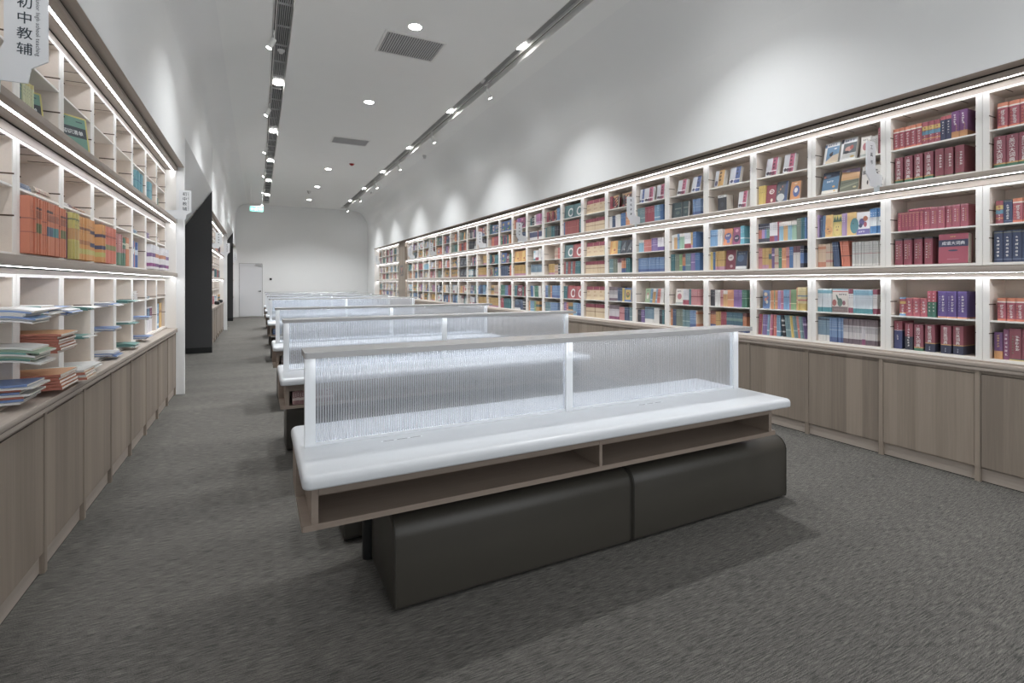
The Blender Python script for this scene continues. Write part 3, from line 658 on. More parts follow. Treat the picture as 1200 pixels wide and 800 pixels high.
# end door
g = Geo(('door', 'gap'))
g.box(-.745, YE - .02, .02, .135, YE - .001, 2.32)
for q in ((-.76, YE - .004, .0, -.752, YE, 2.34), (.142, YE - .004, 0, .152, YE, 2.34), (-.76, YE - .004, 2.33, .152, YE, 2.34)): g.box(*q, mi=1)
d1 = g.obj('door_1'); struct(d1)
g = Geo(('black',)); g.cyl((0, 0), .028, 0, .05, 16, M_=Matrix.Translation((.07, YE - .02, 1.12)) @ Matrix.Rotation(R_(90), 4, 'X')); g.box(-.02, YE - .075, 1.105, .085, YE - .06, 1.13)
g.obj('door_handle', d1)
g = Geo(('grille',)); g.box(-.12, YE - .08, 2.27, .13, YE - .02, 2.33); g.obj('door_closer', d1)
o = bevel_box('wall_switch', .44, YE - .02, 1.61, .53, YE, 1.70, 'black', .004); tag(o, 'small black switch plate on white end wall beside the door', 'switch')
o = bevel_box('door_stop', .22, YE - .16, 0, .52, YE - .06, .06, 'black', .01); tag(o, 'low black block on carpet against the end wall', 'door stop')

# channels in the ceiling
def channel(sl, side, label):
    t = thing('ceiling_channel', label, 'ceiling channel', (0, 0, 0), 'recessed ceiling channels')
    a, b = sl; zt = ZC + .10
    g = Geo(('white_metal',))
    g.box(a - .008, YB, ZC - .003, a, EDY, zt); g.box(b, YB, ZC - .003, b + .008, EDY, zt); g.box(a, EDY - .01, ZC, b, EDY, zt)
    g.box(a - .008, YB, zt + .03, b + .008, EDY, zt + .035); g.obj('housing', t)
    ga, gb = (a + .055, b - .005) if side == 'L' else (a + .005, b - .075)
    g = Geo(('grille', 'grille_dark'))
    g.box(ga, YB, zt + .018, gb, EDY - .01, zt + .02, mi=1)
    n = 7
    for i in range(n): 
        x = ga + (gb - ga) * (i + .5) / n; g.box(x - .004, YB, zt - .012, x + .004, EDY - .01, zt + .012)
    y = YB + .3
    while y < EDY: g.box(ga, y, zt - .013, gb, y + .012, zt + .012); y += .62
    g.obj('grille', t)
    tx = a + .028 if side == 'L' else b - .05
    g = Geo(('white_metal', 'gap'))
    g.box(tx - .018, YB, zt - .04, tx + .018, EDY - .01, zt + .02); g.box(tx - .006, YB, zt - .042, tx + .006, EDY - .011, zt - .036, mi=1)
    g.obj('track_rail', t)
    return tx, (ga + gb) / 2
txL, gxL = channel(SL, 'L', 'long recessed ceiling channel with grey grille, above left aisle')
txR, gxR = channel(SR, 'R', 'long recessed ceiling channel with grey grille, above right aisle')

def spot(name, loc, power, size, blend=.6, target=None, radius=.07, col=(.965, .985, 1)):
    l = bpy.data.lights.new(name, 'SPOT'); l.energy = power; l.spot_size = R_(size); l.spot_blend = blend; l.shadow_soft_size = radius; l.color = col
    o = bpy.data.objects.new(name, l); COL.objects.link(o); o.location = loc
    if target is not None: o.rotation_euler = (Vector(target) - Vector(loc)).to_track_quat('-Z', 'Y').to_euler()
    return o
# downlights
def downlight_mesh():
    b = Geo(('white_metal',)); n = 28
    for i in range(n):
        a0, a1 = 2 * math.pi * i / n, 2 * math.pi * (i + 1) / n
        def P(r, z, a): return (r * math.cos(a), r * math.sin(a), z)
        for (r0, z0), (r1, z1) in (((.098, .002), (.096, -.006)), ((.096, -.006), (.084, -.005)), ((.084, -.005), (.080, .012))):
            b.face([P(r0, z0, a0), P(r0, z0, a1), P(r1, z1, a1), P(r1, z1, a0)])
    l = Geo(('lamp',)); l.cyl((0, 0), .082, -.002, .012, 28)
    return b.mesh('bezel'), l.mesh('lamp_lens')
bz, ln = downlight_mesh()
DY = [6.62 + 3.16 * k for k in range(-2, 6)]
POW = {-2: .05, -1: .10, 0: .8}
ndl = 0
rowname = {gxL: 'left channel', 1.885: 'ceiling centre line', gxR: 'right channel'}
for ri, (x, z) in enumerate(((gxL, ZC + .072), (1.885, ZC - .001), (gxR, ZC + .072))):
    vis = 0
    for k, y in enumerate(DY):
        if ri == 1 and k == 4: continue      # the second vent sits here
        kk = k - 2
        p = (250 if ri == 1 else 215) * POW.get(kk, 1) * (9 if ri == 2 and kk < 0 else 1)
        spot('downlight_beam', (x, y, z - .012), p, 122 if ri == 1 else 106, .9, (x, y, 0), .08)
        if kk < 0: nm = f'round white downlight in the {rowname[x]}, {"just" if kk == -1 else "farther"} behind the viewer'
        else: nm = f'round lit downlight in the {rowname[x]}, {ORD[vis]} nearest'; vis += 1
        t = thing('downlight', nm, 'downlight', (x, y, z), 'ceiling downlights')
        link('bezel', bz, t); link('lamp_lens', ln, t)
# track spotlights
def spot_mesh():
    b = Geo(('white_metal',)); b.cyl((0, 0), .036, -.15, 0, 20)
    l = Geo(('lamp',)); l.cyl((0, 0), .031, -.153, -.149, 20)
    s = Geo(('white_metal',)); s.box(-.006, -.012, 0, .006, .012, .09); s.box(-.018, -.04, .085, .018, .04, .11)
    return b.mesh('barrel', smooth=False), l.mesh('lamp_lens'), s.mesh('bracket')
sb, sl_, ss = spot_mesh()
for side, tx, aim in (('left', txL, -1), ('right', txR, 1)):
    for i in range(-2, 6):  # negative steps are unseen spotlights, added to brighten the near walls
        yy = (7.75 if side == 'left' else 8.1) + 3.16 * i - (1.2 if i < 0 else 0)
        if yy > 23.9: continue
        t = thing('track_spotlight', f'white cylinder spotlight on {side} ceiling track, ' + (f'{ORD[i]} along the track' if i >= 0 else ['added unseen just above the viewer', 'added unseen behind the viewer'][-i - 1]), 'spotlight', (tx, yy, ZC - .05), 'track spotlights')
        link('bracket', ss, t)
        tgt = Vector((X0 if aim < 0 else X1, yy, 2.6))
        b = link('barrel', sb, t); b.rotation_euler = (Vector(t.location) - tgt).to_track_quat('Z', 'Y').to_euler()
        link('lamp_lens', sl_, b)
        dirv = (tgt - Vector(t.location)).normalized()
        spot('track_beam', Vector(t.location) + dirv * .17, 3.8 if i >= 0 else 3, 130, 1, tgt, .10)
# vents
def vent(x0, x1, y0, y1, label):
    t = thing('ceiling_vent', label, 'ceiling vent', ((x0 + x1) / 2, (y0 + y1) / 2, ZC), 'ceiling vents')
    w, h = (x1 - x0) / 2, (y1 - y0) / 2
    g = Geo(('white_metal',)); f = .035
    g.box(-w, -h, -.012, w, -h + f, 0); g.box(-w, h - f, -.012, w, h, 0); g.box(-w, -h + f, -.012, -w + f, h - f, 0); g.box(w - f, -h + f, -.012, w, h - f, 0)
    g.obj('vent_frame', t)
    g = Geo(('grille_dark', 'grille')); g.box(-w + f, -h + f, -.001, w - f, h - f, 0)
    n = 24
    for i in range(n):
        x = -w + f + (2 * w - 2 * f) * (i + .5) / n; g.prism([(x - .009, -.003), (x + .004, -.012), (x + .009, -.011), (x - .004, -.002)], 'Y', -h + f, h - f, mi=1)
    g.obj('louvre', t)
vent(1.545, 2.43, 6.86, 7.57, 'large grey louvred air vent nearest in ceiling')
vent(1.56, 2.44, 12.4, 13.0, 'smaller-looking grey louvred vent farther along ceiling')
def dome(x, y, z, r, mat, name, label, cat, hh=.05):
    g = Geo((mat,)); n = 20
    g.cyl((x, y), r, z - .012, z, n); g.cyl((x, y), r * .45, z - hh, z - .012, n, r2=r * .85)
    tag(g.obj(name), label, cat)
dome(2.42, 15.1, ZC, .075, 'red', 'fire_alarm', 'small red fire alarm on white ceiling', 'alarm', .05)
dome(1.70, 20.3, ZC, .08, 'grille', 'ceiling_camera', 'grey dome camera near far centre downlights', 'camera', .10)
dome(4.02, 13.2, ZC, .06, 'grille', 'ceiling_camera', 'grey dome camera between right channel and bookcase wall', 'camera', .09)
dome(3.70 + .15, 19.5, ZC, .05, 'grille', 'sprinkler_head', 'small grey sprinkler head past right channel', 'sprinkler', .07)
dome(gxR, 5.0, ZC + .09, .06, 'white_metal', 'smoke_detector', 'pale round detector in near end of right channel', 'detector', .05)
dome(gxR, 8.05, ZC + .09, .055, 'white_metal', 'smoke_detector', 'pale round detector between first two right channel lamps', 'detector', .05)
dome(gxL, 8.4, ZC + .09, .055, 'white_metal', 'smoke_detector', 'pale round detector in left channel beside spotlight', 'detector', .05)
# exit sign
ey, ez = 19.6, 4.06
t = thing('exit_sign', 'green lit exit sign hanging from two thin rods', 'exit sign', (0, ey, ez))
ex0, ex1 = -.27, .15
g = Geo(('alu',)); g.box(ex0, -.015, .085, ex1, .015, .105); g.obj('top_rail', t)
g = Geo(('exit', 'exit_w')); g.box(ex0, -.01, -.085, ex1, .01, .085)
yy = -.0115
def rq(x0, z0, x1, z1): g.face([(x0, yy, z0), (x1, yy, z0), (x1, yy, z1), (x0, yy, z1)], mi=1)
g.face([(ex0 + .03, yy, 0), (ex0 + .075, yy, -.035), (ex0 + .075, yy, .035)], mi=1); rq(ex0 + .075, -.012, ex0 + .125, .012)
cx = ex0 + .20
g.face([(cx + .016 * math.cos(a * .52), yy, .048 + .016 * math.sin(a * .52)) for a in range(12)], mi=1)
for q in ([(cx - .015, .028), (cx + .02, .026), (cx + .008, -.02), (cx - .02, -.015)], [(cx - .02, -.015), (cx + .004, -.018), (cx - .03, -.06), (cx - .05, -.055)], [(cx + .0, -.015), (cx + .012, -.015), (cx + .045, -.045), (cx + .03, -.058)], [(cx + .015, .02), (cx + .05, .005), (cx + .045, -.008), (cx + .01, .005)], [(cx - .012, .026), (cx - .045, .01), (cx - .05, -.01), (cx - .03, .0)]):
    g.face([(a, yy, b) for a, b in q], mi=1)
for i, chh in enumerate('出口'):
    put_char(g, chh, (cx + .105 + i * .062, -.01, 0), .052, (1, 0, 0), (0, 0, 1), (0, -1, 0), (1, 1, 1), .0015, 1)
g.obj('lit_panel', t, fix=False)
for x in (ex0 + .03, ex1 - .03): tube('rod', [(x, 0, .1), (x, 0, ZC - ez)], .004, 'white_metal', t)

# ------------------------------------------------------------------ cabinets, ledges, bookcases
def base_cabinet(side, y0, y1, label, group, last=False):
    bx = BASER if side == 'R' else BASEL; d = 1 if side == 'R' else -1
    t = thing('base_cabinet', label, 'cabinet', (bx, (y0 + y1) / 2, 0), group)
    w = (y1 - y0) / 2; X = lambda v: d * v
    g = Geo(('wood_z',))
    g.box(X(.02), -w, .10, X(.33), w, .80)
    g.box(0, -w, 0, X(.33), -w + .018, .835); g.box(0, w - .018, 0, X(.33), w, .835)
    g.box(X(.006), -w, .815, X(.33), w, .838)
    g.obj('carcass', t)
    g = Geo(('wood_z',)); g.box(X(.004), -w + .021, .112, X(.021), w - .021, .810); g.obj('door', t)
    g = Geo(('wood_y', 'gap')); g.box(X(.022), -w + .018, .006, X(.04), w - .018, .10); g.box(X(.023), -w + .018, 0, X(.05), w - .018, .006, mi=1); g.obj('plinth', t)
def bookcase(side, y0, y1, label, group, shelves):
    fx = FR if side == 'R' else FL; d = 1 if side == 'R' else -1
    t = thing('bookcase', label, 'bookcase', (fx, (y0 + y1) / 2, .9), group)
    w = (y1 - y0) / 2 - .001; X = lambda v: d * v
    names = ('bottom', 'middle', 'top')
    for ti, (za, zb) in enumerate(TIERS):
        za -= .9; zb -= .9
        g = Geo(('frame', 'inner', 'slot'))
        g.box(0, -w, za, X(.004), -w + W_, zb); g.box(0, w - W_, za, X(.004), w, zb)
        g.box(0, -w + W_, zb - .018, X(.004), w - W_, zb); g.box(0, -w + W_, za, X(.004), w - W_, za + .02)
        g.box(X(.004), -w + .002, za, X(DEPTH), -w + W_, zb, mi=1); g.box(X(.004), w - W_, za, X(DEPTH), w - .002, zb, mi=1)
        g.box(X(.004), -w + W_, zb - .018, X(DEPTH), w - W_, zb, mi=1); g.box(X(.004), -w + W_, za, X(DEPTH), w - W_, za + .02, mi=1)
        g.box(X(DEPTH - .008), -w + W_, za + .02, X(DEPTH), w - W_, zb - .018, mi=1)
        for f in (-.3, 0, .3): g.box(X(-.001), 2 * w * f - .0025, zb - .0205, X(.12), 2 * w * f + .0025, zb - .0178, mi=2)
        for z in ([zb - .19, zb - .40] if ti else [zb - .21, zb - .43]):
            for sgn in (-1, 1):
                ys = sgn * (w - W_); g.box(X(-.004), ys - sgn * .0015, z - .004, X(.10), ys + sgn * .002, z + .004, mi=2)
        g.obj('compartment', t)
        for sz in shelves[ti]:
            g = Geo(('frame',)); g.box(X(.003), -w + W_ + .0005, sz - .9 - .006, X(DEPTH - .009), w - W_ - .0005, sz - .9 + .006); g.obj('shelf', t)
def ledges(side, y0, y1, tag_, n0):
    lip = LIPR if side == 'R' else LIPL; d = 1 if side == 'R' else -1; fx = FR if side == 'R' else FL
    wx = X1 if side == 'R' else X0
    back = fx + d * DEPTH
    for nm, zb, zt in (('upper', 2.295, 2.335), ('lower', 1.578, 1.625)):
        t = thing('shelf_ledge', f'{nm} oak ledge with glowing strip below, {tag_}', 'ledge', (0, (y0 + y1) / 2, zb), 'oak ledges between bookcase tiers')
        h = (y1 - y0) / 2
        bevel_box('ledge_board', min(lip, back), -h, 0, max(lip, back), h, zt - zb, 'wood_y', .003, 2, t, sel=lambda e: abs(e.verts[0].co.x - lip) < .001 and abs(e.verts[1].co.x - lip) < .001)
        g = Geo(('led', 'white_metal')); strip(g, lip + d * (.38 * abs(fx - lip)), -h, h, -.003, d, mi2=1); g.obj('light_strip', t)
        g = Geo(('wood_y', 'gap')); g.box(fx + d * .004, -h, -.052 if nm == 'upper' else -.031, back, h, -.001); g.box(fx + d * .0, -h, -.006, fx + d * .006, h, -.0005, mi=1); g.obj('backing_rail', t)
    t = thing('cabinet_worktop', f'stepped oak worktop running under the shelves, {tag_}', 'worktop', (0, (y0 + y1) / 2, .84), 'oak worktops')
    h = (y1 - y0) / 2
    bevel_box('worktop_board', min(lip, back), -h, .025, max(lip, back), h, .055, 'wood_y', .004, 2, t)
    g = Geo(('wood_y', 'gap')); g.box(lip + d * .002, -h, 0, back, h, .0245); g.box(lip + d * .0016, -h, .0215, lip + d * .004, h, .0235, mi=1); g.obj('edge_strip', t)
    bevel_box('worktop_step', min(fx - d * .02, back), -h, .0552, max(fx - d * .02, back), h, .0655, 'wood_y', .003, 2, t)
    t = thing('bookcase_canopy', f'oak canopy with glowing strip over the shelves, {tag_}', 'canopy', (0, (y0 + y1) / 2, 3.0), 'oak canopies')
    bevel_box('canopy_board', min(lip, back), -h, 0, max(lip, back), h, .035, 'wood_y', .003, 2, t)
    g = Geo(('led', 'white_metal')); strip(g, lip + d * (.42 * abs(fx - lip)), -h, h, -.003, d, mi2=1); g.obj('light_strip', t)
    g = Geo(('wood_y', 'gap')); g.box(fx + d * .004, -h, -.05, back, h, -.001); g.box(fx, -h, -.006, fx + d * .006, h, -.0005, mi=1)
    g.box(lip + d * .004, -h, .036, back, h, .048, mi=1); g.obj('backing_rail', t)
def strip(g, x, a, b, z, d, mi2=1):
    n = max(1, int((b - a) / .7)); 
    for i in range(n):
        y0 = a + (b - a) * i / n; y1 = a + (b - a) * (i + 1) / n
        g.face([(x - .008, y0, z), (x + .008, y0, z), (x + .008, y1, z), (x - .008, y1, z)])
    g.box(x - .011, a, z + .0004, x + .011, b, z + .0028, mi=mi2)

# right run: bays 0..25, pillar, six more
RB = [(1.128 + PR * k, 1.128 + PR * (k + 1)) for k in range(26)]
RE = RB[-1][1]
RB2 = [(19.3 + PR * k, 19.3 + PR * (k + 1)) for k in range(6)]
SHR = ([1.208], [1.936], [2.645])
for k, (a, b) in enumerate(RB):
    what = {0: 'cropped bay nearest on the right wall', 1: 'bay full of crimson dictionaries', 2: 'bay with calligraphy cover behind a sign', 3: 'bay with yellow spines and pink comics', 4: 'bay with gold comic and black boxed set', 5: 'bay with pink comic and dark green covers'}.get(k, f'{ORD[k]} bay along the right wall')
    bookcase('R', a, b, 'white three-tier bookcase ' + what, 'right wall bookcase bays', SHR)
    base_cabinet('R', a, b, f'taupe oak base cabinet, {ORD[k]} along the right wall', 'right wall base cabinets')
for k, (a, b) in enumerate(RB2):
    bookcase('R', a, b, f'white bookcase bay past the pillar, {ORD[k]} of six', 'right wall bookcase bays', SHR)
    base_cabinet('R', a, b, f'taupe oak base cabinet past the pillar, {ORD[k]} of six', 'right wall base cabinets')
ledges('R', RB[0][0], RE, 'long right run', 0)
ledges('R', RB2[0][0], RB2[-1][1], 'right run past pillar', 3)
g = Geo(('wood_z',)); g.box(LIPR + .002, RE + .001, 0, 5.2, RB2[0][0] - .001, 3.045); struct(g.obj('trim_2'))
g = Geo(('cover',)); yc = (RE + RB2[0][0]) / 2
g.box(LIPR - .006, yc - .2, 1.75, LIPR + .001, yc + .2, 2.15, C(70, 62, 56))
for i in range(16):
    r = random.Random(i); a, z = yc + r.uniform(-.13, .13), 1.95 + r.uniform(-.14, .14); s_ = r.uniform(.02, .05)
    g.face([(LIPR - .0068 - i * .0001, a + s_ * math.cos(q), z + s_ * math.sin(q)) for q in (0, 1.2, 2.4, 3.6, 4.9)], C(*[(176, 96, 54), (200, 140, 80), (150, 64, 48)][i % 3]))
tag(g.obj('poster', fix=False), 'dark poster with orange pattern on the oak pillar', 'poster')
g = Geo(('frame',)); g.box(X1 + .02, 23.275, 0, 5.2, 23.318, 3.045); g.obj('trim_3')['kind'] = 'structure'

# left run
LB = [(LE - PL * (k + 1), LE - PL * k) for k in range(9)]
SHL = [([1.12, 1.31], [1.985], [2.68]) for _ in range(9)]
for k in (0, 1): SHL[k] = ([1.31], [1.985], [2.68])
lw = {0: 'beside the doorway pier, blue-yellow magazines at its foot', 1: 'with magenta-white boxes, second from doorway', 2: 'with blue workbooks, third from doorway', 3: 'with green and pink workbooks, fourth from doorway', 4: 'with pink-orange workbooks, fifth from doorway', 5: 'with lime-yellow workbooks, sixth from doorway', 6: 'with the solid orange workbook row', 7: 'cropped by left photo edge', 8: 'standing nearest, before the cropped one'}
for k, (a, b) in enumerate(LB):
    bookcase('L', a, b, 'white left wall bookcase bay ' + lw[k], 'left wall bookcase bays', SHL[k])
    base_cabinet('L', a, b, f'taupe oak base cabinet on left wall, {ORD[k]} from the doorway', 'left wall base cabinets')
ledges('L', LB[-1][0], LE, 'near left run', 6)
LB2 = [(12.55 + .7 * k, 12.55 + .7 * (k + 1)) for k in range(8)]
for k, (a, b) in enumerate(LB2):
    bookcase('L', a, b, f'white bookcase bay between the two dark doorways, {ORD[k]} nearest', 'middle left bookcase bays', SHL[0])
    base_cabinet('L', a, b, f'taupe oak cabinet between the dark doorways, {ORD[k]} nearest', 'middle left base cabinets')
ledges('L', LB2[0][0], LB2[-1][1], 'between the two dark doorways', 9)
LB3 = [(22.5 + .75 * k, 22.5 + .75 * (k + 1)) for k in range(3)]
for k, (a, b) in enumerate(LB3):
    bookcase('L', a, b, f'white bookcase bay beside the end door, {ORD[k]} from the doorway', 'far left bookcase bays', SHL[0])
    base_cabinet('L', a, b, f'taupe oak cabinet beside the end door, {ORD[k]} from the doorway', 'far left base cabinets')
ledges('L', LB3[0][0], LB3[-1][1], 'beside the end door', 12)
for y in (LE + .002, LB2[-1][1] + .002):
    g = Geo(('frame',)); g.box(-.985, y, .0, -1.38, y + .012, 3.045); o = g.obj('trim_4'); o['kind'] = 'structure'

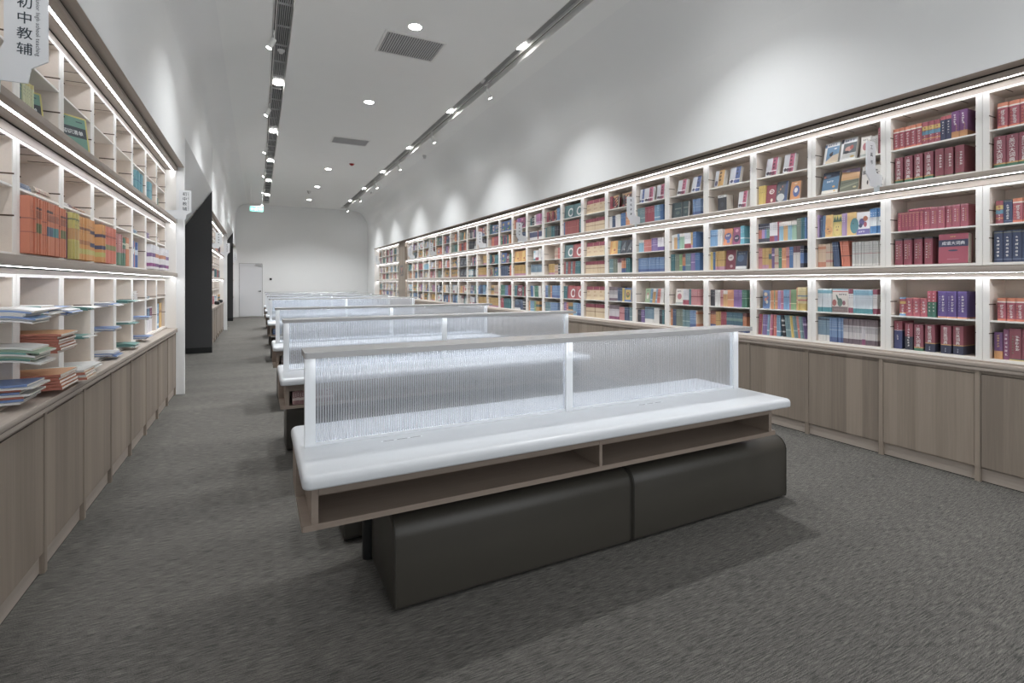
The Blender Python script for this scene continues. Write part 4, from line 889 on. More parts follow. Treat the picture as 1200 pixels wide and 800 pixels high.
# ------------------------------------------------------------------ shelf contents, right wall
ZT = {0: 2.651, 1: 2.360, 2: 1.942, 3: 1.652, 4: 1.214, 5: .926}   # rows from the top
ROWN = ['top row', 'second row', 'third row', 'fourth row', 'fifth row', 'bottom row']
F = 'face'
cells = {
 (0, 0): [('gap', .03), ('r4', 7, .062, .19)],
 (0, 1): [('gap', .01), ('r1', 7, .07, .235)],
 (0, 2): [('gap', .02), ('r5', 1, .045, .17), ('nn', 1, .052, .17), ('r4', 6, .055, .175)],
 (0, 3): [('gap', .01), ('nn', 9, .052, .235)],
 (0, 4): [('gap', .03), ('r4', 9, .05, .17)],
 (0, 5): [('gap', .012), ('go', 1, .05, .2), ('mv', 1, .036, .225), ('r2', 6, .068, .235)],
 (1, 0): [('r4', 5, .043, .185), ('r5', 3, .043, .185), ('nv', 2, .036, .195), ('pu', 2, .052, .215), ('gap', .06)],
 (1, 1): [('gap', .01), ('r1', 1, .062, .222), ('gap', .010), ('r1', 1, .062, .222), ('gap', .010), ('r1', 1, .062, .224), ('gap', .012), ('r1', 1, .064, .226), ('gap', .010), ('r2', 2, .06, .23), ('gap', .012), ('r2', 1, .06, .23), ('gap', .03)],
 (1, 2): [('gap', .035), ('th', 7, .0265, .16), ('r3', 6, .05, .178)],
 (1, 3): [('gap', .012), ('ov', 1, .06, .225), ('gap', .008), ('ov', 1, .06, .226), ('gap', .012), ('ov', 1, .06, .228), ('gap', .014), ('ov', 1, .058, .228), ('gap', .045), (F, 'idiom', .2, .235, .065, 2, 'thick rose idiom dictionary with navy title band', .015)],
 (1, 4): [('gap', .045), ('bt', 1, .05, .155), ('rw', 3, .052, .155), ('rg', 2, .03, .215), ('gap', .008), ('vi', 3, .064, .215)],
 (1, 5): [('gap', .004), ('nr', 1, .064, .24), ('gap', .02), ('nb', 1, .06, .225), ('gap', .008), ('r1', 1, .066, .222), ('gap', .01), ('ya', 1, .07, .225), ('gap', .04), ('ya', 1, .07, .226), ('gap', .008), ('ya', 1, .068, .228)],
 (2, 0): [('gap', .05), (F, 'bird', .15, .21, .03, 14, 'blue and sand cover with a dark bird'), ('gap', .012), (F, 'rider', .15, .215, .03, 14, 'white cover with bright racing picture'), ('gap', .04), (F, 'cream', .09, .19, .02, 10, 'pale cover with green corner'), ('wht', 4, .018, .17), ('red', 2, .016, .235)],
 (2, 1): [('gap', .03), (F, 'blueboard', .16, .215, .03, 13, 'blue cover with dark sky and cream foot'), ('gap', .015), (F, 'sunset', .17, .215, .02, 13, 'sunset meadow cover'), ('gap', .025), (F, 'calli', .17, .205, .02, 6, 'white cover with black brush lettering')],
 (2, 2): [('lil', 1, .018, .225), ('gap', .012), ('dbl', 1, .014, .2), (F, 'pear', .11, .215, .012, 3, 'amber pear-shaped picture cover'), (F, 'pine', .09, .205, .012, 3, 'yellow pineapple picture cover'), ('lil', 2, .02, .215), (F, 'whale', .1, .215, .012, 2, 'amber cover with teal whale'), (F, 'zoo', .125, .205, .012, 2, 'white and purple cover with animals'), ('bwb', 5, .021, .225)],
 (2, 3): [('cor', 6, .0145, .225), ('tan', 4, .0165, .225), ('gap', .022), ('dbl', 4, .014, .24, -5), ('gap', .022), ('org', 5, .0155, .24, -5), ('gap', .022), ('gry', 20, .0135, .225)],
 (2, 4): [('wte', 2, .022, .225), ('gap', .006), ('wte', 4, .02, .225), ('gap', .006), (F, 'figure', .15, .225, .012, 2, 'cream cover with green dancing figure'), ('crm', 2, .024, .225), ('lbt', 10, .0165, .222), ('crm', 2, .018, .222)],
 (2, 5): [('bgw', 7, .0165, .235), ('mbl', 7, .018, .235), ('mau', 10, .0165, .232), ('mag', 2, .0165, .232), ('mau', 6, .0165, .232)],
 (3, 0): [('gap', .08), (F, 'comicpink', .145, .2, .045, 12, 'pink comic with white band, left of pair'), ('gap', .06), (F, 'comicpink', .13, .2, .04, 12, 'pink comic with white band, right of pair')],
 (3, 1): [('gap', .005), ('ylw', 4, .02, .205), (F, 'crimson', .12, .2, .015, 8, 'crimson cover with round white badge'), (F, 'night', .13, .215, .02, 9, 'dark grey night cover with pale hill'), ('gap', .03), (F, 'orangeblue', .11, .19, .02, 9, 'orange cover with blue circle')],
 (3, 2): [('d1', 2, .02, .205), ('d2', 2, .019, .205), ('d3', 1, .02, .205), ('d4', 2, .02, .205), ('wr', 3, .018, .205), ('wv', 2, .018, .205), ('red', 1, .016, .21), ('cb', 3, .017, .2), ('cy', 3, .017, .2), ('cb', 3, .016, .2), ('cg', 3, .016, .2), ('sag', 3, .016, .222), ('tea', 2, .018, .222), ('blu', 1, .02, .222)],
 (3, 3): [('pnk', 3, .016, .23), ('yel', 5, .015, .225), ('mus', 2, .02, .225), ('vio', 2, .014, .222), ('tan', 3, .017, .215), ('grn', 2, .018, .215), ('lor', 3, .016, .215), ('pnk', 2, .018, .22), ('blu', 2, .022, .22), ('mrn', 4, .019, .225), ('d3', 2, .018, .225)],
 (3, 4): [('gap', .05), (F, 'blueart', .085, .2, .012, 3, 'blue cover with painted faces'), ('gry', 1, .016, .19), ('lor', 2, .0165, .2), ('lgr', 1, .0165, .2), ('lor', 2, .0165, .2), ('lil', 2, .0165, .2), ('lpk', 2, .0165, .2), ('lbl', 4, .0165, .21), ('lpk', 1, .014, .21), ('lgr', 4, .015, .212), ('lor', 1, .016, .235), ('yst', 5, .0175, .235)],
 (3, 5): [('red', 2, .018, .225, 3), ('ylw', 1, .01, .23, 3), ('purp', 4, .014, .225, 3), ('sky', 2, .013, .225, 3), ('wht', 1, .013, .228, 3), ('lpk', 2, .013, .228, 3), ('gap', .014), ('salm', 3, .0125, .228, 0), ('sky', 3, .0145, .225), ('gap', .028), ('blk', 2, .014, .23, -6), ('gap', .012), ('slt', 4, .015, .23, -6), ('ylw', 2, .014, .228, -6), ('slt', 3, .014, .226, -6), ('salm', 2, .013, .226, -6), ('slt', 3, .014, .226, -6), ('vio', 2, .014, .224, -6)],
 (4, 0): [('gap', .05), (F, 'comicgold', .145, .2, .06, 12, 'gold comic with black title'), ('gap', .07), (F, 'comicblue', .15, .2, .04, 12, 'blue and white comic')],
 (4, 1): [('gap', .1), (F, 'boxset', .13, .19, .12, 0, 'black boxed set with white top', .04), ('gap', .16), (F, 'comicpink', .12, .19, .03, 10, 'grey-pink comic near the upright')],
 (4, 2): [('lbl', 6, .0185, .2), ('wht', 4, .016, .2), ('gap', .01), (F, 'orangesplash', .12, .2, .02, 10, 'orange cover with blue splash'), ('gap', .01), (F, 'magenta', .11, .2, .02, 8, 'magenta cover with dark figure'), ('cyn', 3, .018, .21)],
 (4, 3): [('ylw', 2, .018, .22), ('blu', 2, .017, .22), ('yel', 8, .0175, .225), ('gap', .008), (F, 'darkred', .14, .23, .03, 5, 'dark red cover with pale badge'), (F, 'deepblue', .15, .21, .02, 8, 'deep blue cover with white foot')],
 (4, 4): [('dkg', 4, .0165, .2), ('wht', 5, .0165, .195), ('pnk', 2, .02, .195), ('cy', 4, .016, .19), ('lor', 5, .0165, .2), ('ppl', 7, .0165, .2), ('grn', 4, .016, .2)],
 (4, 5): [('ob', 5, .0165, .23), ('yel', 4, .0185, .225), ('red', 5, .0165, .225), ('tn', 13, .017, .225), ('ob', 3, .017, .225)],
 (5, 0): [('gap', .1), (F, 'comicpink', .16, .2, .045, 12, 'pink comic leaning alone'), ('gap', .09), (F, 'comicblue', .14, .2, .03, 12, 'blue comic beside the upright')],
 (5, 1): [('gap', .01), (F, 'teadark', .17, .2, .03, 4, 'dark green cover, left of pair'), (F, 'teadark', .12, .2, .03, 4, 'dark green cover, right of pair'), ('gap', .08), ('mbl', 7, .018, .2)],
 (5, 2): [('gap', .02), ('wht', 2, .02, .19), ('cy', 3, .018, .2), ('lbl', 2, .018, .2), ('cg', 5, .018, .2), ('wr', 6, .018, .2), ('yel', 2, .017, .205), ('blu', 3, .017, .205)],
 (5, 3): [('tea', 4, .02, .225), ('sag', 4, .018, .225), ('lgr', 3, .018, .22), ('ob', 3, .018, .22), ('slt', 5, .018, .225), ('purp', 4, .018, .225), ('blu', 4, .018, .225)],
 (5, 4): [('gap', .08), (F, 'cream', .13, .2, .02, 5, 'white cover with red figure'), ('wr', 6, .018, .2, 3), ('tea', 2, .018, .2), ('pnk', 8, .018, .2)],
 (5, 5): [('lor', 2, .02, .22), ('dbl', 3, .018, .22), ('sag', 6, .02, .22), ('slt', 6, .02, .22), ('mbl', 5, .02, .22), ('cor', 1, .02, .22)],
 (6, 0): [('gap', .03), (F, 'comicblue', .1, .2, .03, 6, 'small white and grey comic'), (F, 'comicpink', .2, .2, .03, 6, 'wide pink comic'), ('gap', .05), (F, 'comicpink', .16, .2, .03, 6, 'half hidden pink comic')],
 (6, 1): [('slt', 8, .02, .22), ('red', 10, .019, .22), ('sky', 6, .019, .22), ('blu', 2, .02, .22)],
 (6, 2): [('gap', .03), ('cb', 5, .02, .17), ('salm', 8, .02, .17), ('purp', 6, .02, .18), ('wv', 6, .02, .18)],
 (6, 3): [('gap', .02), ('mbl', 26, .02, .2)],
 (6, 4): [('gap', .15), (F, 'greenkid', .1, .2, .015, 6, 'pale green cover with a child'), ('sky', 3, .018, .2, 8), ('cy', 3, .018, .2, 8), ('sky', 2, .018, .2, 8), ('salm', 3, .018, .2, 8), ('wht', 4, .018, .21, 6)],
 (6, 5): [('dkg', 4, .02, .18), ('purp', 3, .02, .18), ('gap', .02), ('bgw', 9, .02, .225), ('wht', 5, .02, .22), ('dkg', 3, .02, .2), ('tea', 2, .02, .2)],
 (7, 0): [('gap', .01), ('red', 3, .02, .2), (F, 'floral', .14, .2, .02, 6, 'red and black floral cover, left of pair'), ('gap', .1), (F, 'floral', .2, .2, .02, 6, 'red and black floral cover, right of pair')],
 (7, 1): [('wht', 4, .018, .18), ('dbl', 4, .02, .18), ('wht', 6, .02, .19), ('blu', 6, .02, .2), ('lor', 6, .02, .2)],
 (7, 2): [(F, 'orangeyellow', .2, .21, .02, 6, 'amber and yellow cover'), ('slt', 3, .02, .2, 5), (F, 'darkfan', .15, .2, .02, 6, 'dark cover with grey sweep, left of pair'), (F, 'darkfan', .14, .2, .02, 6, 'dark cover with grey sweep, right of pair')],
 (7, 3): [('slt', 5, .02, .22), ('sag', 5, .02, .22), ('mrn', 5, .02, .22), ('ob', 5, .02, .22), ('tea', 4, .02, .22)],
 (7, 4): [('mau', 10, .02, .22), ('dbl', 6, .02, .2), ('ylw', 2, .018, .2), (F, 'yellowframe', .16, .2, .02, 3, 'blue cover with yellow picture frame')],
 (7, 5): [('mag', 12, .02, .22), ('pnk', 6, .02, .2), ('dbl', 6, .02, .2), ('slt', 4, .02, .2)],
 (8, 0): [('gap', .03), (F, 'creamcrim', .18, .22, .03, 4, ''), (F, 'creamcrim', .17, .22, .03, 4, ''), (F, 'creamcrim', .15, .22, .03, 4, '')], (8, 1): [('gap', .02), ('r_c', 14, .037, .2)],
 (8, 2): [('gap', .03), (F, 'creamcrim', .18, .22, .03, 4, ''), (F, 'creamcrim', .17, .22, .03, 4, ''), (F, 'creamcrim', .15, .22, .03, 4, '')], (8, 3): [('gap', .02), ('r_c', 14, .037, .2)],
 (8, 4): [('gap', .03), (F, 'creamcrim', .18, .22, .03, 4, ''), (F, 'creamcrim', .17, .22, .03, 4, ''), (F, 'creamcrim', .15, .22, .03, 4, '')], (8, 5): [('gap', .02), ('r_c', 14, .037, .22)],
 (9, 0): [(F, 'circlegreen', .27, .23, .03, 4, ''), (F, 'circlegreen', .27, .23, .03, 4, '')], (9, 1): [('blu', 2, .02, .23), ('brk', 12, .037, .24), ('tea', 3, .02, .24)],
 (9, 2): [(F, 'circlegreen', .27, .23, .03, 4, ''), (F, 'circlered', .27, .23, .03, 4, '')], (9, 3): [('brk', 2, .03, .22, 4), ('slt', 2, .03, .22, 4), ('brk', 3, .03, .22, 4), ('slt', 2, .03, .22, 4), ('brk', 3, .03, .22, 4), ('tea', 5, .03, .22, 4)],
 (9, 4): [('tea', 5, .02, .22), (F, 'circlered', .24, .23, .03, 4, ''), (F, 'circlered', .24, .23, .03, 4, '')], (9, 5): [('purp', 3, .03, .22), ('salm', 2, .03, .22), ('mus', 5, .03, .22), ('sky', 4, .03, .22), ('mbl', 4, .03, .22)],
 (10, 0): [('gap', .06), ('red', 3, .02, .2), (F, 'floral', .12, .2, .02, 4, ''), ('red', 3, .02, .2), (F, 'floral', .12, .2, .02, 4, ''), ('lbl', 4, .02, .23)], (10, 1): [('tea', 3, .02, .2), ('sag', 8, .02, .21), ('tea', 6, .02, .2), ('dkg', 6, .02, .2)],
 (10, 2): [('gap', .34), ('tan', 6, .02, .2), ('salm', 4, .02, .2)], (10, 3): [('gap', .14), ('yel', 10, .02, .2), ('tan', 6, .02, .18), ('blk', 3, .02, .2)],
 (10, 4): [('mbl', 5, .02, .23), ('sag', 5, .02, .23), ('lor', 2, .025, .23), ('mbl', 15, .02, .23)], (10, 5): [('slt', 10, .02, .2), ('mbl', 12, .02, .2)],
 (11, 0): [('gap', .06), ('tea', 3, .02, .16), ('blk', 4, .025, .18), ('wht', 3, .025, .2), ('pkb', 7, .025, .21)], (11, 1): [('gap', .04), ('wvn', 8, .04, .17), ('red', 1, .03, .17), ('wvn', 4, .04, .17)],
 (11, 2): [('gap', .2), ('wte', 4, .022, .2), ('wr', 6, .022, .2), ('wht', 5, .022, .22), ('wv', 3, .022, .2)], (11, 3): [('gap', .08), ('bgw', 20, .024, .21)],
 (11, 4): [('gap', .1), ('blu', 3, .022, .22, -6), ('gap', .02), ('wht', 2, .02, .22, -6), ('gap', .02), ('grn', 6, .022, .22, -6), ('gap', .03), ('wht', 3, .022, .22, -4)], (11, 5): [('lor', 3, .02, .2), ('sky', 8, .02, .2), ('lgr', 4, .02, .2), ('mus', 6, .02, .2)],
 (12, 0): [('lor', 3, .02, .2), ('red', 5, .02, .2), ('ppl', 4, .02, .22), (F, 'magenta', .24, .22, .02, 4, '')], (12, 1): [('gap', .15), (F, 'deepblue', .2, .2, .02, 4, ''), ('dbl', 9, .02, .2)],
 (12, 2): [(F, 'orangeyellow', .28, .23, .02, 3, ''), (F, 'orangeyellow', .28, .23, .02, 3, '')], (12, 3): [('yel', 28, .02, .22)],
 (12, 4): [('tea', 6, .02, .22, 4), (F, 'darkred', .26, .22, .02, 3, ''), ('grn', 3, .02, .2), ('red', 3, .02, .2)], (12, 5): [(F, 'deepblue', .3, .22, .02, 3, ''), ('dbl', 6, .02, .22, -8), ('blk', 5, .02, .22, -8)],
 (13, 0): [(F, 'bluegold', .26, .23, .02, 3, ''), (F, 'bluegold', .26, .23, .02, 3, '')], (13, 1): [('grn', 4, .02, .2), ('red', 4, .02, .2), ('dbl', 4, .02, .2), ('red', 3, .02, .2), ('tea', 5, .02, .2), ('lor', 3, .02, .2)],
 (13, 2): [(F, 'bluegold', .26, .23, .02, 3, ''), (F, 'darkred', .15, .2, .02, 3, ''), ('grn', 6, .02, .2)], (13, 3): [('dbl', 18, .02, .23), ('blk', 4, .02, .23), ('org', 5, .02, .23)],
 (13, 4): [('grn', 10, .02, .23), ('mbl', 8, .02, .23), ('red', 8, .02, .23)], (13, 5): [('red', 5, .03, .22), ('tea', 16, .026, .22)],
}
ST['r_c'] = Bk('crimson and cream', (218, 194, 150), [(.72, 1, (146, 34, 54)), (.4, .46, (170, 130, 90))], None)
ST['brk'] = Bk('brick red', (168, 72, 62), [(.5, .53, (190, 110, 90))], None)
ST['pkb'] = Bk('pink', (206, 120, 176), [(.1, .3, (230, 200, 226))], None)
ST['wvn'] = Bk('white navy', (226, 224, 222), [(.3, .9, (66, 76, 112))], None)
BAYN = {0: 'first bay', 1: 'second bay', 2: 'third bay', 3: 'fourth bay', 4: 'fifth bay', 5: 'sixth bay', 6: 'seventh bay', 7: 'eighth bay'}
rng = random.Random(11)
keys = [k for k in ST if ST[k].get('k') == 'book' and k not in ('gry',)]
arts = ['floral', 'darkfan', 'bluegold', 'cream', 'greenkid', 'deepblue', 'orangeyellow', 'comicblue', 'night', 'yellowframe', 'blueart', 'boxset', 'circlegreen']
palettes = [['wht', 'gry', 'mrn'], ['tea', 'grn', 'sag'], ['red', 'org', 'dkg'], ['blu', 'mbl', 'sky', 'dbl'], ['yel', 'mus'], ['wht', 'wr', 'wte', 'lbt'], ['tan', 'cor', 'salm'], ['purp', 'pnk', 'mrn'], ['dkg', 'blk', 'tea'], ['lor', 'blu', 'grn', 'red']]
def random_cell(row):
    items = []; tot = rng.choice((0, .03, .12)); items.append(('gap', tot)) if tot else None
    pal = rng.choice(palettes)
    while tot < .5:
        if rng.random() < .22: w = rng.uniform(.14, .2); items.append((F, rng.choice(arts), w, rng.uniform(.19, .22), .02, 5, '')); tot += w
        else:
            n = rng.randint(2, 5); t = rng.choice((.018, .022, .026)); items.append((rng.choice(pal), n, t, rng.uniform(.19, .225), rng.choice((0, 0, 0, 4, -5)))); tot += n * t
    return items
for k in range(14, 26):
    for r in range(6): cells[(k, r)] = random_cell(r)
for r, art in ((2, 'darkfan'), (3, 'darkfan')): cells[(17, r)] = [(F, art, .28, .22, .02, 3, ''), (F, art, .28, .22, .02, 3, '')]
cells[(15, 3)] = [('yel', 28, .02, .22)]; cells[(15, 2)] = [('gap', .3), ('yel', 12, .02, .22)]; cells[(15, 5)] = [('yel', 28, .02, .22)]; cells[(14, 5)] = [('yel', 28, .02, .22)]; cells[(14, 4)] = [('gap', .1), ('mus', 6, .03, .22), ('tan', 8, .03, .22)]
cells[(20, 1)] = [(F, 'orangeblue', .28, .22, .02, 3, ''), ('org', 12, .022, .22)]; cells[(22, 2)] = [('cb', 26, .022, .22)]
for k in sorted({c[0] for c in cells}):
    for r in range(6):
        a, b = RB[k]
        wh = f'{ROWN[r]}, {BAYN.get(k, "bay")}'
        fill('R', a, b, ZT[r], cells[(k, r)], wh + ' on right', k <= 7)
for (a, b) in RB2:
    for r in range(6): fill('R', a, b, ZT[r], random_cell(r), '', False)
# one thin dictionary lying on top of the thin rose row
st = ST['th']; yq = RB[1][1] - W_ - .20
mw = Matrix.Translation((FR + .03, yq, 1.942 + .1615 + .012)) @ Matrix.Rotation(R_(90), 4, 'X') @ Matrix.Translation((0, 0, -.08))
place_book(st, .02, .12, .17, mw, 'dictionary', 'thin rose dictionary lying flat on the upright ones, third row, second bay', 'dictionary', 'dictionaries on the right-hand bookcase')

# ------------------------------------------------------------------ shelf contents, left wall
def Wk(name, c, b=(), txt=(120, 70, 40), seed=3, n=3):
    return S(name, c, b, [(n, .83, .5, C(*txt), 0, .08)], 'workbook', seed)
ST.update(
 wo=Wk('orange workbook with green label', (214, 112, 46), [(.38, .55, (110, 120, 60)), (.64, .78, (176, 96, 48)), (.8, .84, (110, 66, 50))], (90, 50, 40), 201),
 wo2=Wk('orange workbook with blue label', (216, 114, 48), [(.36, .54, (70, 96, 120)), (.64, .78, (180, 96, 50)), (.8, .85, (70, 50, 50))], (90, 50, 40), 202),
 wo3=Wk('orange workbook with teal label', (214, 110, 46), [(.36, .54, (60, 140, 140)), (.64, .78, (180, 96, 50))], (96, 50, 40), 203),
 wo4=Wk('plain orange workbook', (212, 108, 44), [(.36, .38, (176, 80, 40)), (.6, .62, (160, 80, 50))], (150, 70, 40), 204),
 wd=Wk('dark red workbook', (104, 30, 56), [], (200, 160, 170), 205),
 wl=Wk('lime-yellow workbook', (204, 190, 74), [(.42, .66, (206, 150, 70)), (0, .38, (196, 184, 70)), (.84, .88, (120, 130, 70))], (110, 100, 50), 206),
 wa=Wk('amber workbook with green band', (224, 152, 40), [(.14, .26, (196, 190, 80)), (.36, .46, (190, 120, 50)), (.7, .76, (150, 96, 60))], (120, 70, 40), 207),
 wb=Wk('amber workbook with navy label', (224, 150, 40), [(.14, .26, (196, 190, 80)), (.34, .44, (60, 70, 110)), (.66, .74, (70, 60, 90))], (60, 50, 80), 208),
 wp=Wk('coral workbook with olive label', (226, 112, 72), [(.36, .5, (150, 150, 80)), (.7, .76, (190, 90, 60))], (130, 60, 50), 209),
 wg=Wk('green workbook', (78, 130, 104), [(.45, .6, (190, 120, 120)), (.75, .8, (220, 220, 200))], (220, 226, 210), 210),
 wk=Wk('pink and green workbook', (196, 128, 122), [(0, .4, (90, 140, 110))], (240, 220, 214), 211),
 wj=Wk('orange and cream workbook', (216, 130, 70), [(.6, .8, (232, 214, 180))], (120, 70, 40), 212),
 wu=Wk('blue workbook with white band', (52, 106, 176), [(.5, .7, (220, 226, 232))], (230, 236, 240), 213),
 ww=Wk('white workbook with violet label', (222, 220, 224), [(.5, .66, (130, 90, 150)), (.1, .24, (150, 40, 130))], (80, 80, 100), 214),
 wx=Wk('white workbook with orange label', (222, 220, 222), [(.5, .66, (206, 130, 80)), (.1, .24, (110, 60, 120))], (80, 80, 100), 215),
 wt=Wk('teal workbook', (84, 158, 170), [(.2, .26, (50, 90, 140)), (.6, .64, (60, 120, 150))], (40, 80, 100), 216),
 wtg=Wk('dark green workbook with yellow edge', (52, 112, 96), [(.0, .02, (206, 190, 70)), (.97, 1, (206, 190, 70))], (206, 190, 70), 217),
 wye=Wk('yellow-edged pale workbook', (204, 190, 96), [(.1, .9, (196, 200, 150))], (80, 110, 80), 218),
 wyb=Wk('yellow magazine', (222, 176, 66), [(.6, .7, (180, 120, 50))], (120, 70, 40), 219),
 wbl=Wk('light blue magazine', (104, 170, 214), [(.5, .6, (60, 110, 170)), (.1, .2, (220, 230, 236))], (240, 244, 246), 220),
 wmg=Wk('crimson and white magazine', (222, 218, 222), [(.5, .95, (130, 44, 88))], (240, 220, 230), 221),
 wmb=Wk('teal and white magazine', (222, 218, 222), [(.5, .95, (70, 130, 160))], (240, 240, 240), 222),
)
for k_ in list(ST):
    if ST[k_].get('k') == 'workbook': pass
ZL = {0: 2.687, 1: 2.361, 2: 1.992, 3: 1.653, 4: 1.317, 5: .927}
LN = {0: 'first', 1: 'second', 2: 'third', 3: 'fourth', 4: 'fifth', 5: 'sixth', 6: 'seventh', 7: 'eighth'}
def lwhere(k, r): return f'{["top", "second", "third", "fourth", "fifth", "lowest"][r]} shelf, {LN[k]} bay from doorway'
leftc = {
 (6, 3): [('wo4', 4, .018, .30, 0, -.045), ('wo', 5, .018, .298, 0, -.045), ('wo4', 3, .018, .295, 0, -.05), ('wo2', 6, .018, .296, 0, -.05), ('wo3', 5, .018, .296, 0, -.05), ('wo4', 4, .018, .296, 0, -.045), ('wo', 6, .0175, .296, 0, -.045)],
 (5, 3): [('wd', 1, .018, .29, 0, -.02), ('wl', 8, .018, .296, 0, -.045), ('wa', 13, .018, .29, 0, -.045), ('wb', 6, .018, .29, 0, -.045)],
 (4, 3): [('wb', 5, .018, .285, 0, -.05), ('wp', 16, .021, .285, 0, -.05)],
 (3, 3): [('wk', 7, .018, .27, 0, -.02), ('wg', 9, .018, .25, 0, -.02), ('wj', 6, .018, .26, 0, -.02)],
 (2, 3): [('ww', 4, .018, .27), ('wu', 6, .018, .27), ('wj', 2, .018, .26), ('wu', 8, .018, .26)],
 (1, 3): [('ww', 10, .025, .27, 0, -.05), ('wx', 10, .025, .27, 0, -.05)],
 (0, 3): [('wx', 8, .025, .27, 0, -.06), ('ww', 10, .025, .265, 0, -.06)],
 (6, 1): [('gap', .03), ('wtg', 5, .018, .24), ('wye', 8, .018, .24), ('gap', .03)],
 (2, 1): [('wt', 14, .024, .25, 0, -.03)], (1, 1): [('wt', 8, .024, .25, 0, -.03), ('wj', 10, .024, .22)], (0, 1): [('wj', 4, .024, .22), ('wtg', 6, .024, .2)],
 (1, 5): [('gap', .02), ('wmg', 6, .03, .29), ('wmb', 5, .03, .29), ('wmg', 5, .03, .29)], (0, 5): [('wbl', 11, .026, .31), ('wyb', 9, .026, .31)],
 (6, 2): [('gap', .005), ('flat', 'dbl', 3, .012, .21, .2, 'navy and white book'), ('gap', .03), ('flat', 'tan', 5, .009, .26, .2, 'cream and tan book')],
 (5, 2): [('flat', 'mrn', 3, .009, .24, .2, 'white and maroon book'), ('gap', .03), ('flat', 'cor', 3, .008, .24, .19, 'white and coral book')],
 (2, 2): [('gap', .1), ('flat', 'sky', 4, .012, .2, .19, 'blue and cream book')], (1, 2): [('gap', .1), ('flat', 'purp', 5, .014, .2, .19, 'violet and white book')], (0, 2): [('gap', .1), ('flat', 'tan', 5, .013, .2, .19, 'tan book')],
 (2, 4): [('gap', .1), ('flat', 'wht', 8, .012, .2, .19, 'white book')], (1, 4): [('gap', .1), ('flat', 'bgw', 2, .012, .2, .19, 'grey-blue book')],
}
for (k, r), items in leftc.items():
    a, b = LB[k]
    fill('L', a, b, ZL[r], items, lwhere(k, r), True)
# cover-out study guides leaning on the second shelf
a, b = LB[6]
def lguide(y, lean, lab, yaw=0, x=FL + .0):
    mw = Matrix.Translation((x, y, 2.3645)) @ rotm('L') @ Matrix.Rotation(R_(yaw), 4, 'Z') @ Matrix.Rotation(R_(lean), 4, 'Y')
    place_front(.185, .014, .25, ART['clear'], mw, 'workbook', lab, 'book', 'green study guides shown cover out')
lguide(a + .39, 8, 'green cover with yellow border, beside yellow-edged spines, seventh bay', -36, FL - .075)
a, b = LB[5]
for i in range(2):
    st = ST['wtg' if i % 2 else 'wye']
    mw = Matrix.Translation((FL - .02, a + .062 + i * .024, 2.3615)) @ rotm('L') @ Matrix.Rotation(R_(6), 4, 'X')
    place_book(st, .019, .19, .235, mw, 'workbook', f'{st["n"]}, {ORD[i]} behind the green titled guide, sixth bay', 'book', 'workbooks on the left-hand bookcase')
lguide(a + .20, 9, 'green study guide with black title band, sixth bay from doorway', -38, FL + .02)

# drooping piles of magazines
def sag_geo(Lin, Lout, w, t, k, ph, cover, spine):
    """flat magazine: rests on the shelf for Lin, hangs out Lout beyond the edge. local x: + into shelf, - to room"""
    c = Geo(('cover',)); p = Geo(('pages',)); n = 12
    xs = [Lin - (Lin + Lout) * i / n for i in range(n + 1)]
    def zz(x): return 0 if x > 0 else -k * x * x * (1 + .0 * ph)
    for i in range(n):
        xa, xb = xs[i], xs[i + 1]; za, zb = zz(xa), zz(xb); y0, y1 = -w / 2, w / 2
        c.face([(xa, y0, za + t), (xa, y1, za + t), (xb, y1, zb + t), (xb, y0, zb + t)], cover)
        c.face([(xa, y0, za), (xb, y0, zb), (xb, y1, zb), (xa, y1, za)], cover)
        c.face([(xa, y1, za), (xb, y1, zb), (xb, y1, zb + t), (xa, y1, za + t)], spine)
        e = t * .12
        p.face([(xa, y0 + .001, za + e), (xa, y0 + .001, za + t - e), (xb, y0 + .001, zb + t - e), (xb, y0 + .001, zb + e)])
    for x in (xs[0] - .001, xs[-1] + .001):
        z = zz(x); e = t * .1; p.face([(x, -w / 2 + .001, z + e), (x, w / 2 - .001, z + e), (x, w / 2 - .001, z + t - e), (x, -w / 2 + .001, z + t - e)])
    return c, p
def pile(k, z, yoff, n, t, Lout, droop, cols, label, w=.21, jitter=.012, spread=0):
    a, b = LB[k]; fx = FL
    rnd = random.Random(k * 31 + int(z * 100))
    zc = z
    for i in range(n):
        cv, spn = cols[i % len(cols)]
        g_, p_ = sag_geo(.16, Lout + rnd.uniform(-.035, .03) * (.3 if t > .013 else 1), w, t * .86, droop, 0, C(*cv), C(*spn))
        mw = Matrix.Translation((fx + .022 + rnd.uniform(-.001, .001), a + W_ + yoff + .014 + w / 2 + rnd.uniform(-jitter, jitter) + spread * i, zc + .0012)) @ rotm('L') @ Matrix.Rotation(R_(rnd.uniform(-1, 1) * (.8 if t > .013 else 1.1)), 4, 'Z')
        o = link('magazine', g_.mesh('magazine', fix=False)); o.matrix_world = mw
        tag(o, f'{label}, {ORD[i]} up in pile, {LN[k]} bay from doorway', 'magazine', 'magazine piles on the left-hand bookcase')
        link('pages', p_.mesh('pages'), o)
        zc += t
OR = ((214, 120, 50), (186, 92, 48)); OR2 = ((222, 150, 60), (190, 96, 50)); WB = ((206, 206, 202), (200, 200, 196)); BL = ((86, 130, 190), (80, 120, 180)); TE = ((70, 150, 140), (60, 130, 120)); WT = ((216, 216, 212), (70, 150, 140)); LBU = ((110, 160, 210), (90, 130, 190)); GN = ((120, 150, 110), (110, 140, 110))
Z5, Z4a, Z4b = .927, 1.1265, 1.3165
pile(6, Z4b, .0, 8, .0075, .08, 1.0, [WB, WB, WT, WB, BL], 'white magazine with curling cover', .20)
pile(6, Z4b, .24, 6, .0075, .10, 1.1, [WB, BL], 'white and blue magazine', .20)
